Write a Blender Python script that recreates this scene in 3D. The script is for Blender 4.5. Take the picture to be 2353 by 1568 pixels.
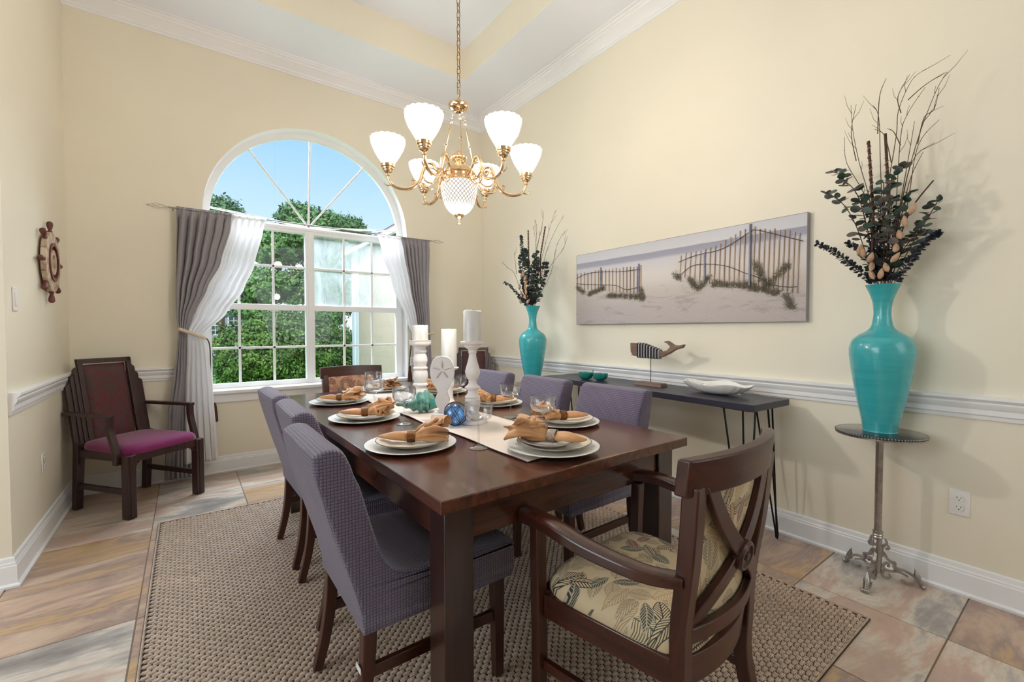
import bpy, math, random
import numpy as np
from mathutils import Vector, Matrix
PI = math.pi
random.seed(7)
S = bpy.context.scene
for o in list(bpy.data.objects): bpy.data.objects.remove(o)
COL = S.collection

# ---------------- camera ----------------
cd = bpy.data.cameras.new('camera'); cam = bpy.data.objects.new('camera', cd); COL.objects.link(cam)
yaw, pit, rol = .635, -.0263, -.0013
F = Vector((math.sin(yaw)*math.cos(pit), math.cos(yaw)*math.cos(pit), math.sin(pit)))
R = Vector((math.cos(yaw), -math.sin(yaw), 0)); U = R.cross(F)
R2 = R*math.cos(rol) + U*math.sin(rol); U2 = -R*math.sin(rol) + U*math.cos(rol)
cam.matrix_world = Matrix(((R2.x, U2.x, -F.x, 0), (R2.y, U2.y, -F.y, 0), (R2.z, U2.z, -F.z, 1.2), (0, 0, 0, 1)))
cd.sensor_width = 36; cd.lens = 1014.8/2353*36; cd.clip_start = .02; cd.clip_end = 400
S.camera = cam
S.view_settings.view_transform = 'Standard'; S.view_settings.look = 'None'
S.view_settings.exposure = 1.0; S.view_settings.gamma = 1; S.view_settings.use_curve_mapping = False

# ---------------- sky, sun, added fill lamps in the rooms behind ----------------
wd = bpy.data.worlds.new('world'); S.world = wd; wd.use_nodes = True
wn = wd.node_tree; bg = wn.nodes['Background']
tc = wn.nodes.new('ShaderNodeTexCoord'); sp = wn.nodes.new('ShaderNodeSeparateXYZ'); rp = wn.nodes.new('ShaderNodeValToRGB')
wn.links.new(tc.outputs['Generated'], sp.inputs[0]); wn.links.new(sp.outputs['Z'], rp.inputs[0]); wn.links.new(rp.outputs[0], bg.inputs[0])
e = rp.color_ramp.elements
e[0].position = 0.0; e[0].color = (.80, .88, .93, 1); e[1].position = 1; e[1].color = (.13, .33, .72, 1)
k = e.new(.14); k.color = (.62, .81, .95, 1); k = e.new(.40); k.color = (.27, .55, .90, 1)
bg.inputs[1].default_value = .62

def light(name, typ, loc, tgt, power, color=(1, 1, 1), size=(1, 1), **kw):
    l = bpy.data.lights.new(name, typ); l.energy = power; l.color = color
    if typ == 'AREA': l.shape = 'RECTANGLE'; l.size, l.size_y = size
    for a, b in kw.items(): setattr(l, a, b)
    o = bpy.data.objects.new(name, l); COL.objects.link(o); o.location = loc
    d = Vector(tgt) - Vector(loc); o.rotation_euler = d.to_track_quat('-Z', 'Y').to_euler()
    return o
light('sun', 'SUN', (-6, -8, 14), (4, 8, 0), 2.7, (1, .95, .86), angle=.02)
light('sky_light_at_window', 'AREA', (.9, 5.5, 3.95), (1.0, 2.8, .1), 260, (.78, .89, 1), (3.0, 1.5))
light('foyer_fill', 'AREA', (-3.4, 1.5, 1.7), (1.6, 2.2, .4), 44, (.80, .90, 1), (2.4, 2.4))  # added area lamp in the unseen foyer, brightens the room from the left
light('back_room_fill', 'AREA', (1.7, -2.45, 2.0), (-.2, 3, 1.4), 22, (.86, .93, 1), (3.2, 2.2))  # added area lamp behind the camera, lifts the back and left walls

# ---------------- material helpers ----------------
MATS = {}
def nmat(name):
    m = bpy.data.materials.new(name); m.use_nodes = True
    nt = m.node_tree; return m, nt, nt.nodes['Principled BSDF']
def lin(c):
    return tuple(((x/255)/12.92 if x/255 < .04045 else ((x/255+.055)/1.055)**2.4) for x in c) + (1,)
def node(nt, typ, **kw):
    n = nt.nodes.new('ShaderNode'+typ)
    for a, b in kw.items():
        if a.startswith('i_'): n.inputs[a[2:].replace('_', ' ')].default_value = b
        else: setattr(n, a, b)
    return n
def mth(nt, op, a, b=None, c=None):
    n = nt.nodes.new('ShaderNodeMath'); n.operation = op
    for i, x in enumerate((a, b, c)):
        if x is None: continue
        if isinstance(x, (int, float)): n.inputs[i].default_value = x
        else: nt.links.new(x, n.inputs[i])
    return n.outputs[0]
def mixc(nt, fac, a, b, mode='MIX'):
    n = nt.nodes.new('ShaderNodeMix'); n.data_type = 'RGBA'; n.blend_type = mode
    for s, x in ((0, fac), (6, a), (7, b)):
        if isinstance(x, (int, float)): n.inputs[s].default_value = x
        elif isinstance(x, tuple): n.inputs[s].default_value = x
        else: nt.links.new(x, n.inputs[s])
    return n.outputs[2]
def coords(nt, kind='Object', scale=(1, 1, 1)):
    t = node(nt, 'TexCoord'); mp = node(nt, 'Mapping'); nt.links.new(t.outputs[kind], mp.inputs[0]); mp.inputs['Scale'].default_value = scale
    return mp.outputs[0]
def ramp(nt, fac, stops):
    r = node(nt, 'ValToRGB'); nt.links.new(fac, r.inputs[0]); el = r.color_ramp.elements
    while len(el) < len(stops): el.new(.5)
    for i, (p, c) in enumerate(stops):
        el[i].position = p; el[i].color = c if len(c) == 4 else c + (1,)
    return r.outputs[0]
def noise(nt, vec, scale, detail=3, rough=.5, dist=0):
    n = node(nt, 'TexNoise'); n.inputs['Scale'].default_value = scale; n.inputs['Detail'].default_value = detail
    n.inputs['Roughness'].default_value = rough; n.inputs['Distortion'].default_value = dist
    if vec is not None: nt.links.new(vec, n.inputs['Vector'])
    return n.outputs[0]
def bump(nt, b, h, strength=.3, dist=.002):
    n = node(nt, 'Bump'); n.inputs['Strength'].default_value = strength; n.inputs['Distance'].default_value = dist
    nt.links.new(h, n.inputs['Height']); nt.links.new(n.outputs[0], b.inputs['Normal']); return n
def P(name, col, rough=.5, metal=0, var=0, vscale=8, bs=0, bscale=60, stretch=(1, 1, 1), col2=None, coat=0, kind='Object', sheen=0, spec=.5):
    """principled material with noise colour variation and fine bump"""
    if name in MATS: return MATS[name]
    m, nt, b = nmat(name); c = lin(col)
    b.inputs['Roughness'].default_value = rough; b.inputs['Metallic'].default_value = metal
    b.inputs['Coat Weight'].default_value = coat; b.inputs['Sheen Weight'].default_value = sheen
    b.inputs['Specular IOR Level'].default_value = spec
    b.inputs['Base Color'].default_value = c
    v = coords(nt, kind, stretch)
    if var or col2:
        c2 = lin(col2) if col2 else tuple(x*(1-var) for x in c[:3])+(1,)
        f = noise(nt, v, vscale, 5, .6)
        nt.links.new(ramp(nt, f, [(.35, c2), (.65, c)]), b.inputs['Base Color'])
    if bs:
        bump(nt, b, noise(nt, v, bscale, 4, .6), bs, .003)
    MATS[name] = m; return m

def wood(name, dark, light_, rough, axis=0, coat=.3, scale=1.0):
    if name in MATS: return MATS[name]
    m, nt, b = nmat(name); st = [30, 30, 30]; st[axis] = 2.5
    v = coords(nt, 'Object', tuple(s*scale for s in st))
    f = noise(nt, v, 1.0, 6, .65, .6); f2 = noise(nt, coords(nt), 3, 3)
    c = ramp(nt, f, [(.3, lin(dark)), (.7, lin(light_))])
    c = mixc(nt, mth(nt, 'MULTIPLY', f2, .35), c, lin(dark))
    nt.links.new(c, b.inputs['Base Color']); b.inputs['Roughness'].default_value = rough
    b.inputs['Coat Weight'].default_value = coat; b.inputs['Coat Roughness'].default_value = .12
    bump(nt, b, f, .08, .001); MATS[name] = m; return m

WALL = P('yellow wall paint', (238, 229, 208), .5, var=.03, vscale=1.2, bs=.12, bscale=220)
WHITE = P('white trim paint', (240, 239, 238), .35, bs=.03, bscale=80)
CEIL = P('ceiling paint', (238, 240, 246), .8, bs=.1, bscale=200)
GROUT = P('tile grout', (140, 120, 102), .8, bs=.2, bscale=300)
TWOOD = wood('table wood', (54, 26, 18), (112, 62, 40), .2, 1, .12)
TWOODX = wood('table wood cross', (46, 22, 16), (92, 50, 34), .24, 0, .2)
TLEG = wood('table leg wood', (34, 18, 14), (62, 34, 26), .28, 2, .4)
CWOOD = wood('armchair wood', (46, 22, 15), (84, 42, 28), .34, 2, .15, .8)
CWOODY = wood('armchair wood arm', (44, 21, 15), (82, 40, 27), .26, 1, .4, .8)
CWOODX = wood('armchair wood rail', (48, 22, 15), (88, 43, 28), .36, 0, .12, .8)
DWOOD = wood('corner chair wood', (44, 26, 26), (72, 44, 41), .4, 2, .15)
BLACKM = P('black metal', (22, 22, 26), .4, .6)
CONS = P('charcoal worktop', (50, 48, 60), .38, var=.15, vscale=14, bs=.06, bscale=90)
BRASS = P('polished gold brass', (240, 206, 164), .12, 1)
BRASSD = P('antique brass chain', (165, 125, 78), .25, 1)
PEWTER = P('pewter', (186, 180, 174), .3, .95, var=.3, vscale=30, bs=.15, bscale=60)
TURQ = P('turquoise glaze', (58, 172, 178), .26, 0, var=.16, vscale=3, stretch=(1, 1, 14), bs=.02, bscale=40, coat=.5)
TEAL = P('teal glaze', (30, 128, 118), .15, coat=.6)
MAG = P('magenta upholstery', (128, 12, 92), .75, var=.15, vscale=60, bs=.2, bscale=400, sheen=.3)
GREY = P('grey drape cloth', (152, 146, 150), .85, var=.08, vscale=30, bs=.15, bscale=400, sheen=.2)
CREAM = P('cream runner satin', (226, 209, 194), .5, var=.06, vscale=9, bs=.15, bscale=18, sheen=.4)
CHINA = P('white china', (238, 234, 228), .12, coat=.5)
STONEW = P('cream stoneware', (226, 212, 192), .2, coat=.3)
CHARG = P('pale metallic charger', (226, 224, 218), .28, .15, var=.05, vscale=40)
NAPK = P('golden tan napkin cloth', (198, 144, 92), .6, var=.16, vscale=30, bs=.5, bscale=26, sheen=.3)
RING = P('bronze beaded ring', (132, 84, 40), .35, .6, var=.5, vscale=180, bs=.8, bscale=260)
RINGS = P('silver beaded ring', (170, 150, 132), .3, .7, var=.5, vscale=180, bs=.8, bscale=260)
WHWOOD = P('whitewashed wood', (232, 226, 222), .6, var=.08, vscale=14, bs=.2, bscale=40)
CANDLE = P('silver flecked candle wax', (216, 214, 210), .45, .15, var=.14, vscale=40, stretch=(1, 1, .15), bs=.1, bscale=100)
PAPER = P('white paper', (225, 222, 216), .8)
ROPE = P('brown rope', (96, 72, 52), .9, bs=.5, bscale=300)
PLAST = P('white plastic plate', (236, 232, 226), .4)
DARKH = P('socket hole black', (30, 28, 26), .6)
TWIG = P('brown twig bark', (96, 72, 46), .8, var=.4, vscale=40)
STAKE = P('dark rust stake', (82, 46, 34), .7, var=.4, vscale=80)
EUC = P('dark eucalyptus leaf', (62, 76, 68), .5, var=.4, vscale=14, kind='Object')
EUCB = P('slate blue eucalyptus', (58, 66, 78), .5, var=.45, vscale=40)
POD = P('peach seed pod', (196, 158, 126), .6, var=.25, vscale=60)
BIRON = P('bark trunk', (84, 70, 56), .9, var=.4, vscale=6, bs=.5, bscale=12)

def m_glass(name='clear glass', col=(1, 1, 1, 1), rough=0.0, ior=1.45):
    m, nt, b = nmat(name); nt.nodes.remove(b); g = node(nt, 'BsdfGlass'); g.inputs['Color'].default_value = col
    g.inputs['Roughness'].default_value = rough; g.inputs['IOR'].default_value = ior
    nt.links.new(g.outputs[0], nt.nodes['Material Output'].inputs[0]); return m
def m_thin(name, tint, ior, lo=.0):
    m, nt, b = nmat(name); nt.nodes.remove(b); tr = node(nt, 'BsdfTransparent'); gl = node(nt, 'BsdfGlossy'); gl.inputs['Roughness'].default_value = .02
    lw = node(nt, 'LayerWeight'); lw.inputs[0].default_value = .5
    nt.links.new(ramp(nt, lw.outputs['Facing'], [(0, tint), (.7, tint), (1, tuple(x*.72 for x in tint[:3])+(1,))]), tr.inputs[0])
    mx = node(nt, 'MixShader')
    nt.links.new(mth(nt, 'ADD', mth(nt, 'MULTIPLY', mth(nt, 'POWER', lw.outputs['Facing'], 2.2), .85), .07+lo), mx.inputs[0]); nt.links.new(tr.outputs[0], mx.inputs[1]); nt.links.new(gl.outputs[0], mx.inputs[2])
    nt.links.new(mx.outputs[0], nt.nodes['Material Output'].inputs[0]); return m
GLASS = m_thin('clear glass', (.975, .98, .985, 1), 1.4); BLUEG = m_thin('blue glass', (.22, .52, .86, 1), 1.45, .04)

def m_pane(name, fog):
    m, nt, b = nmat(name); nt.nodes.remove(b)
    tr = node(nt, 'BsdfTransparent'); gl = node(nt, 'BsdfGlossy'); gl.inputs['Roughness'].default_value = .01
    mx = node(nt, 'MixShader'); lw = node(nt, 'LayerWeight'); lw.inputs[0].default_value = .5
    nt.links.new(mth(nt, 'ADD', mth(nt, 'MULTIPLY', mth(nt, 'POWER', lw.outputs['Facing'], 5.0), .8), .045), mx.inputs[0]); nt.links.new(tr.outputs[0], mx.inputs[1]); nt.links.new(gl.outputs[0], mx.inputs[2])
    out = mx.outputs[0]
    if fog:
        df = node(nt, 'BsdfTranslucent'); df.inputs[0].default_value = (.78, .84, .84, 1)
        d2 = node(nt, 'BsdfDiffuse'); d2.inputs[0].default_value = (.72, .78, .78, 1)
        m3 = node(nt, 'MixShader'); m3.inputs[0].default_value = .5; nt.links.new(df.outputs[0], m3.inputs[1]); nt.links.new(d2.outputs[0], m3.inputs[2])
        v = coords(nt, 'Object', (6, 6, 1.6)); n1 = noise(nt, v, 1.4, 5, .6, .8)
        f = ramp(nt, n1, [(.25, (.22, .22, .22)), (.75, (fog, fog, fog))])
        m2 = node(nt, 'MixShader'); nt.links.new(f, m2.inputs[0]); nt.links.new(out, m2.inputs[1]); nt.links.new(m3.outputs[0], m2.inputs[2]); out = m2.outputs[0]
    nt.links.new(out, nt.nodes['Material Output'].inputs[0]); return m
PANE = m_pane('window glass', 0); FOG = m_pane('fogged window glass', .75); FOG2 = m_pane('lightly fogged glass', .4)

def m_sheer():
    m, nt, b = nmat('white sheer cloth'); nt.nodes.remove(b)
    tr = node(nt, 'BsdfTransparent'); df = node(nt, 'BsdfDiffuse'); tl = node(nt, 'BsdfTranslucent')
    df.inputs[0].default_value = (.93, .91, .91, 1); tl.inputs[0].default_value = (.96, .95, .96, 1)
    a = node(nt, 'MixShader'); a.inputs[0].default_value = .45; nt.links.new(df.outputs[0], a.inputs[1]); nt.links.new(tl.outputs[0], a.inputs[2])
    b2 = node(nt, 'MixShader'); b2.inputs[0].default_value = .88; nt.links.new(tr.outputs[0], b2.inputs[1]); nt.links.new(a.outputs[0], b2.inputs[2])
    nt.links.new(b2.outputs[0], nt.nodes['Material Output'].inputs[0]); return m
SHEER = m_sheer()

def m_shade():
    m, nt, b = nmat('lit ribbed frosted glass'); b.inputs['Base Color'].default_value = (.30, .29, .27, 1); b.inputs['Roughness'].default_value = .25
    lw = node(nt, 'LayerWeight'); lw.inputs[0].default_value = .35
    v = coords(nt, 'Object'); n1 = noise(nt, v, 90, 2)
    st = mth(nt, 'SUBTRACT', .66, mth(nt, 'MULTIPLY', lw.outputs[1], .62))
    st = mth(nt, 'ADD', st, mth(nt, 'MULTIPLY', n1, .16))
    b.inputs['Emission Color'].default_value = (1, .94, .86, 1); nt.links.new(st, b.inputs['Emission Strength'])
    bump(nt, b, n1, .5, .003); return m
SHADE = m_shade()

def m_bowl():
    m, nt, b = nmat('lit cut glass bowl'); b.inputs['Base Color'].default_value = (.26, .25, .23, 1); b.inputs['Roughness'].default_value = .12
    uv = coords(nt, 'UV'); s = node(nt, 'SeparateXYZ'); nt.links.new(uv, s.inputs[0])
    a = mth(nt, 'ADD', mth(nt, 'MULTIPLY', s.outputs[0], 28*PI), mth(nt, 'MULTIPLY', s.outputs[1], 150))
    c = mth(nt, 'SUBTRACT', mth(nt, 'MULTIPLY', s.outputs[0], 28*PI), mth(nt, 'MULTIPLY', s.outputs[1], 150))
    h = mth(nt, 'MULTIPLY', mth(nt, 'ABSOLUTE', mth(nt, 'SINE', a)), mth(nt, 'ABSOLUTE', mth(nt, 'SINE', c)))
    st = mth(nt, 'ADD', mth(nt, 'MULTIPLY', h, .75), .12)
    b.inputs['Emission Color'].default_value = (1, .93, .84, 1); nt.links.new(st, b.inputs['Emission Strength'])
    bump(nt, b, h, .8, .004); return m
BOWL = m_bowl()

def m_tile():
    m, nt, b = nmat('slate look floor tile'); oi = node(nt, 'ObjectInfo'); g = node(nt, 'TexCoord')
    va = node(nt, 'VectorMath', operation='ADD'); sc = node(nt, 'VectorMath', operation='SCALE')
    cb = node(nt, 'CombineXYZ'); nt.links.new(oi.outputs['Random'], cb.inputs[0]); nt.links.new(mth(nt, 'MULTIPLY', oi.outputs['Random'], 7.3), cb.inputs[1])
    nt.links.new(cb.outputs[0], sc.inputs[0]); sc.inputs['Scale'].default_value = 13
    nt.links.new(g.outputs['Object'], va.inputs[0]); nt.links.new(sc.outputs[0], va.inputs[1])
    mp = node(nt, 'Mapping'); nt.links.new(va.outputs[0], mp.inputs[0]); mp.inputs['Scale'].default_value = (1.1, 3.2, 1); mp.inputs['Rotation'].default_value = (0, 0, .45)
    n1 = noise(nt, mp.outputs[0], 1.3, 7, .62, .7); n2 = noise(nt, mp.outputs[0], 9, 6, .7, .4); n3 = noise(nt, va.outputs[0], 1.1, 2)
    c1 = ramp(nt, n1, [(.28, lin((128, 124, 122))), (.42, lin((176, 172, 166))), (.49, lin((226, 216, 200))), (.56, lin((206, 178, 158))), (.64, lin((194, 172, 162))), (.74, lin((226, 220, 206)))])
    c2 = ramp(nt, n1, [(.28, lin((168, 130, 90))), (.43, lin((206, 174, 134))), (.50, lin((166, 144, 134))), (.58, lin((212, 184, 158))), (.70, lin((186, 180, 172)))])
    rr = ramp(nt, mth(nt, 'FRACT', mth(nt, 'MULTIPLY', oi.outputs['Random'], 17.7)), [(.4, (0, 0, 0)), (.6, (1, 1, 1))])
    c = mixc(nt, rr, c1, c2)
    c = mixc(nt, mth(nt, 'MULTIPLY', mth(nt, 'POWER', n2, 2.0), .6), c, lin((118, 104, 96)))
    c = mixc(nt, mth(nt, 'MULTIPLY', n3, .12), c, lin((196, 140, 96)))
    nt.links.new(c, b.inputs['Base Color'])
    nt.links.new(mth(nt, 'ADD', mth(nt, 'MULTIPLY', n2, .25), .22), b.inputs['Roughness'])
    bump(nt, b, n1, .25, .004); return m
TILE = m_tile()

def m_waffle():
    m, nt, b = nmat('waffle knit slipcover'); uv = coords(nt, 'UV'); s = node(nt, 'SeparateXYZ'); nt.links.new(uv, s.inputs[0])
    k = PI/.0088
    a = mth(nt, 'ABSOLUTE', mth(nt, 'SINE', mth(nt, 'MULTIPLY', s.outputs[0], k))); c = mth(nt, 'ABSOLUTE', mth(nt, 'SINE', mth(nt, 'MULTIPLY', s.outputs[1], k)))
    h = mth(nt, 'MINIMUM', a, c)
    f = ramp(nt, h, [(.05, lin((52, 44, 60))), (.5, lin((112, 100, 122)))])  # shade in the waffle pits is painted into the knit colour
    nt.links.new(f, b.inputs['Base Color']); b.inputs['Roughness'].default_value = .85; b.inputs['Sheen Weight'].default_value = .35
    bump(nt, b, h, .8, .0025); return m
WAFFLE = m_waffle()

def leafprint(name, base, cols, vein, scale=9.0):
    m, nt, b = nmat(name); uv = coords(nt, 'UV', (scale, scale, scale)); col = lin(base)
    b.inputs['Roughness'].default_value = .75; b.inputs['Sheen Weight'].default_value = .15
    for L, (off, sc, ln, w) in enumerate(((0, 1.25, .60, .30), (3.37, 1.0, .62, .25), (8.1, 1.1, .66, .21))):
        mp = node(nt, 'Mapping'); nt.links.new(uv, mp.inputs[0]); mp.inputs['Location'].default_value = (off, off*1.7, 0); mp.inputs['Scale'].default_value = (sc, sc, sc)
        z0 = node(nt, 'VectorMath', operation='MULTIPLY'); nt.links.new(mp.outputs[0], z0.inputs[0]); z0.inputs[1].default_value = (1, 1, 0)
        vo = node(nt, 'TexVoronoi'); vo.voronoi_dimensions = '2D'; vo.inputs['Scale'].default_value = 1; vo.inputs['Randomness'].default_value = .75; nt.links.new(z0.outputs[0], vo.inputs['Vector'])
        sb = node(nt, 'VectorMath', operation='SUBTRACT'); nt.links.new(z0.outputs[0], sb.inputs[0]); nt.links.new(vo.outputs['Position'], sb.inputs[1])
        cs = node(nt, 'SeparateColor'); nt.links.new(vo.outputs['Color'], cs.inputs[0])
        ro = node(nt, 'VectorRotate'); ro.rotation_type = 'Z_AXIS'; nt.links.new(sb.outputs[0], ro.inputs['Vector']); nt.links.new(mth(nt, 'MULTIPLY', cs.outputs[0], 6.28), ro.inputs['Angle'])
        s = node(nt, 'SeparateXYZ'); nt.links.new(ro.outputs[0], s.inputs[0]); x = s.outputs[0]; y = mth(nt, 'ABSOLUTE', s.outputs[1])
        q = mth(nt, 'DIVIDE', x, ln*.8); edge = mth(nt, 'MULTIPLY', mth(nt, 'SUBTRACT', 1, mth(nt, 'MULTIPLY', q, q)), w)
        d = mth(nt, 'SUBTRACT', edge, y)
        inside = mth(nt, 'GREATER_THAN', d, 0); rim = mth(nt, 'LESS_THAN', d, .028)
        vs = mth(nt, 'GREATER_THAN', mth(nt, 'SINE', mth(nt, 'MULTIPLY', mth(nt, 'SUBTRACT', x, mth(nt, 'MULTIPLY', y, 1.3)), 58)), .35)
        mid = mth(nt, 'LESS_THAN', y, .018); ve = mth(nt, 'MAXIMUM', mth(nt, 'MAXIMUM', vs, mid), rim)
        r = ramp(nt, cs.outputs[1], [(i/len(cols), lin(c)) for i, c in enumerate(cols)]); 
        r.node.color_ramp.interpolation = 'CONSTANT'
        outline = mth(nt, 'GREATER_THAN', cs.outputs[2], .5)
        solid = mixc(nt, mth(nt, 'MULTIPLY', ve, .55), r, lin(vein)); lined = mixc(nt, ve, lin(base), r)
        leaf = mixc(nt, outline, solid, lined)
        mp2 = mixc(nt, inside, col, leaf); col = mp2
    n1 = noise(nt, coords(nt), 300, 2); nt.links.new(col, b.inputs['Base Color']); bump(nt, b, n1, .2, .001); return m
LEAFT = leafprint('tan leaf print cloth', (206, 186, 150), [(50, 44, 38), (158, 138, 104), (92, 92, 72), (176, 150, 112), (112, 52, 40), (134, 120, 92), (62, 62, 52)], (222, 208, 176), 11)
LEAFR = leafprint('rust leaf print cloth', (204, 152, 122), [(92, 40, 34), (86, 78, 60), (150, 84, 66), (176, 130, 100), (60, 46, 40)], (226, 188, 160), 12)

def m_brocade():
    m, nt, b = nmat('red and grey brocade'); v = coords(nt, 'Object')
    n = node(nt, 'TexNoise'); n.inputs['Scale'].default_value = 34; n.inputs['Detail'].default_value = 2; n.inputs['Distortion'].default_value = 2.0; nt.links.new(v, n.inputs['Vector'])
    c = ramp(nt, n.outputs[0], [(.47, lin((76, 62, 60))), (.56, lin((104, 42, 46)))]); nt.links.new(c, b.inputs['Base Color']); b.inputs['Roughness'].default_value = .8
    bump(nt, b, noise(nt, v, 260, 2), .3, .001); return m
BROC = m_brocade()

def m_jute():
    m, nt, b = nmat('woven jute strand'); v = coords(nt, 'Object'); s = node(nt, 'SeparateXYZ'); nt.links.new(v, s.inputs[0])
    rib = mth(nt, 'SINE', mth(nt, 'MULTIPLY', s.outputs[1], 2*PI/.0055)); n1 = noise(nt, v, 60, 4)
    c = ramp(nt, n1, [(.3, lin((172, 144, 118))), (.7, lin((220, 194, 168)))])
    c = mixc(nt, mth(nt, 'MULTIPLY', mth(nt, 'LESS_THAN', rib, -.4), .5), c, lin((120, 92, 68)))
    nt.links.new(c, b.inputs['Base Color']); b.inputs['Roughness'].default_value = .42; b.inputs['Sheen Weight'].default_value = .5; bump(nt, b, rib, .5, .001); return m
JUTE = m_jute(); JUTED = P('dark jute backing', (64, 46, 34), .9, bs=.3, bscale=200)

# ---------------- geometry helpers ----------------
class MB:
    def __init__(s): s.v = []; s.f = []; s.uv = []
    def add(s, vs, fs):
        n = len(s.v); s.v += [tuple(p) for p in vs]; s.f += [tuple(n+i for i in f) for f in fs]; return s
    def box(s, a, b):
        (x0, y0, z0), (x1, y1, z1) = a, b
        return s.add([(x0, y0, z0), (x1, y0, z0), (x1, y1, z0), (x0, y1, z0), (x0, y0, z1), (x1, y0, z1), (x1, y1, z1), (x0, y1, z1)],
                     [(0, 3, 2, 1), (4, 5, 6, 7), (0, 1, 5, 4), (1, 2, 6, 5), (2, 3, 7, 6), (3, 0, 4, 7)])
    def sweep(s, path, sec, up=(0, 0, 1), closed=False, caps=True, scale=None):
        """sec = 2D list (side, up) swept along path"""
        path = [Vector(p) for p in path]; n = len(path); m = len(sec); vs = []
        up = Vector(up)
        for i, p in enumerate(path):
            if closed: t = path[(i+1) % n]-path[i-1]
            else: t = path[min(i+1, n-1)]-path[max(i-1, 0)]
            t.normalize(); side = t.cross(up)
            if side.length < 1e-6: side = t.cross(Vector((0, 1, 0)))
            side.normalize(); u = side.cross(t)
            k = scale[i] if scale else 1
            for a, b in sec: vs.append(p+side*a*k+u*b*k)
        fs = []
        for i in range(n if closed else n-1):
            j = (i+1) % n
            for q in range(m): r = (q+1) % m; fs.append((i*m+q, j*m+q, j*m+r, i*m+r))
        if caps and not closed: fs += [tuple(range(m)), tuple((n-1)*m+q for q in reversed(range(m)))]
        return s.add(vs, fs)
    def bar(s, p, q, w, h, up=(0, 0, 1)):
        return s.sweep([p, q], [(-w/2, -h/2), (-w/2, h/2), (w/2, h/2), (w/2, -h/2)], up)
    def tube(s, path, r, n=8, closed=False, caps=True):
        path = [Vector(p) for p in path]; N = len(path); rr = r if isinstance(r, (list, tuple)) else [r]*N
        t0 = (path[1]-path[0]).normalized(); nrm = t0.orthogonal().normalized(); vs = []
        for i, p in enumerate(path):
            t = (path[(i+1) % N]-path[i-1]) if closed else (path[min(i+1, N-1)]-path[max(i-1, 0)])
            t.normalize(); nrm = (nrm-t*nrm.dot(t)).normalized(); bn = t.cross(nrm)
            for k in range(n):
                a = 2*PI*k/n; vs.append(p+(nrm*math.cos(a)+bn*math.sin(a))*rr[i])
        fs = []
        for i in range(N if closed else N-1):
            j = (i+1) % N
            for k in range(n): l = (k+1) % n; fs.append((i*n+k, i*n+l, j*n+l, j*n+k))
        if caps and not closed: fs += [tuple(reversed(range(n))), tuple((N-1)*n+k for k in range(n))]
        return s.add(vs, fs)
    def lathe(s, prof, n=32, c=(0, 0, 0), fn=None, close=True):
        vs = []; m = len(prof)
        for (r, z) in prof:
            for k in range(n):
                a = 2*PI*k/n; rr = r*(fn(a, z) if fn else 1)
                vs.append((c[0]+rr*math.cos(a), c[1]+rr*math.sin(a), c[2]+z))
        fs = [(i*n+k, i*n+(k+1) % n, (i+1)*n+(k+1) % n, (i+1)*n+k) for i in range(m-1) for k in range(n)]
        if close:
            if prof[0][0] > 1e-5: fs.append(tuple(reversed(range(n))))
            if prof[-1][0] > 1e-5: fs.append(tuple((m-1)*n+k for k in range(n)))
        return s.add(vs, fs)
    def prism(s, poly, a, b, axis='y'):
        n = len(poly)
        mk = {'y': lambda p, t: (p[0], t, p[1]), 'z': lambda p, t: (p[0], p[1], t), 'x': lambda p, t: (t, p[0], p[1])}[axis]
        return s.add([mk(p, a) for p in poly]+[mk(p, b) for p in poly],
                     [tuple(range(n)), tuple(n+i for i in reversed(range(n)))]+[(i, n+i, n+(i+1) % n, (i+1) % n) for i in range(n)])
    def grid(s, fn, nu, nv, cu=False):
        vs = [fn(i/(nu if cu else nu-1), j/(nv-1)) for j in range(nv) for i in range(nu)]
        fs = [(j*nu+i, j*nu+(i+1) % nu, (j+1)*nu+(i+1) % nu, (j+1)*nu+i) for j in range(nv-1) for i in range(nu if cu else nu-1)]
        return s.add(vs, fs)
    def xf(s, M):
        s.v = [tuple(M @ Vector(p)) for p in s.v]; return s
    def obj(s, name, mat, parent=None, smooth=35, bevel=0, seg=2, uv=None, loc=None, rot=None, fixn=True, solid=0, sub=0):
        me = bpy.data.meshes.new(name); me.from_pydata(s.v, [], s.f)
        if fixn:
            import bmesh
            bm = bmesh.new(); bm.from_mesh(me); bmesh.ops.recalc_face_normals(bm, faces=bm.faces); bm.to_mesh(me); bm.free()
        if smooth:
            me.shade_smooth()
            if smooth < 180: me.set_sharp_from_angle(angle=math.radians(smooth))
        if uv == 'box': boxuv(me)
        elif callable(uv):
            l = me.uv_layers.new(name='UVMap'); 
            for lp in me.loops: l.data[lp.index].uv = uv(me.vertices[lp.vertex_index].co)
        me.materials.append(mat)
        o = bpy.data.objects.new(name, me); COL.objects.link(o)
        if parent: o.parent = parent
        if loc: o.location = loc
        if rot: o.rotation_euler = rot
        if sub:
            md = o.modifiers.new('s', 'SUBSURF'); md.levels = md.render_levels = sub
        if solid:
            md = o.modifiers.new('t', 'SOLIDIFY'); md.thickness = solid; md.offset = 0
        if bevel:
            md = o.modifiers.new('b', 'BEVEL'); md.width = bevel; md.segments = seg; md.limit_method = 'ANGLE'; md.angle_limit = math.radians(40)
            md.harden_normals = False
        return o
def boxuv(me):
    l = me.uv_layers.new(name='UVMap')
    for p in me.polygons:
        n = p.normal; a = max(range(3), key=lambda i: abs(n[i])); ij = ((1, 2), (0, 2), (0, 1))[a]
        for li in p.loop_indices:
            co = me.vertices[me.loops[li].vertex_index].co; l.data[li].uv = (co[ij[0]], co[ij[1]])
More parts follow.
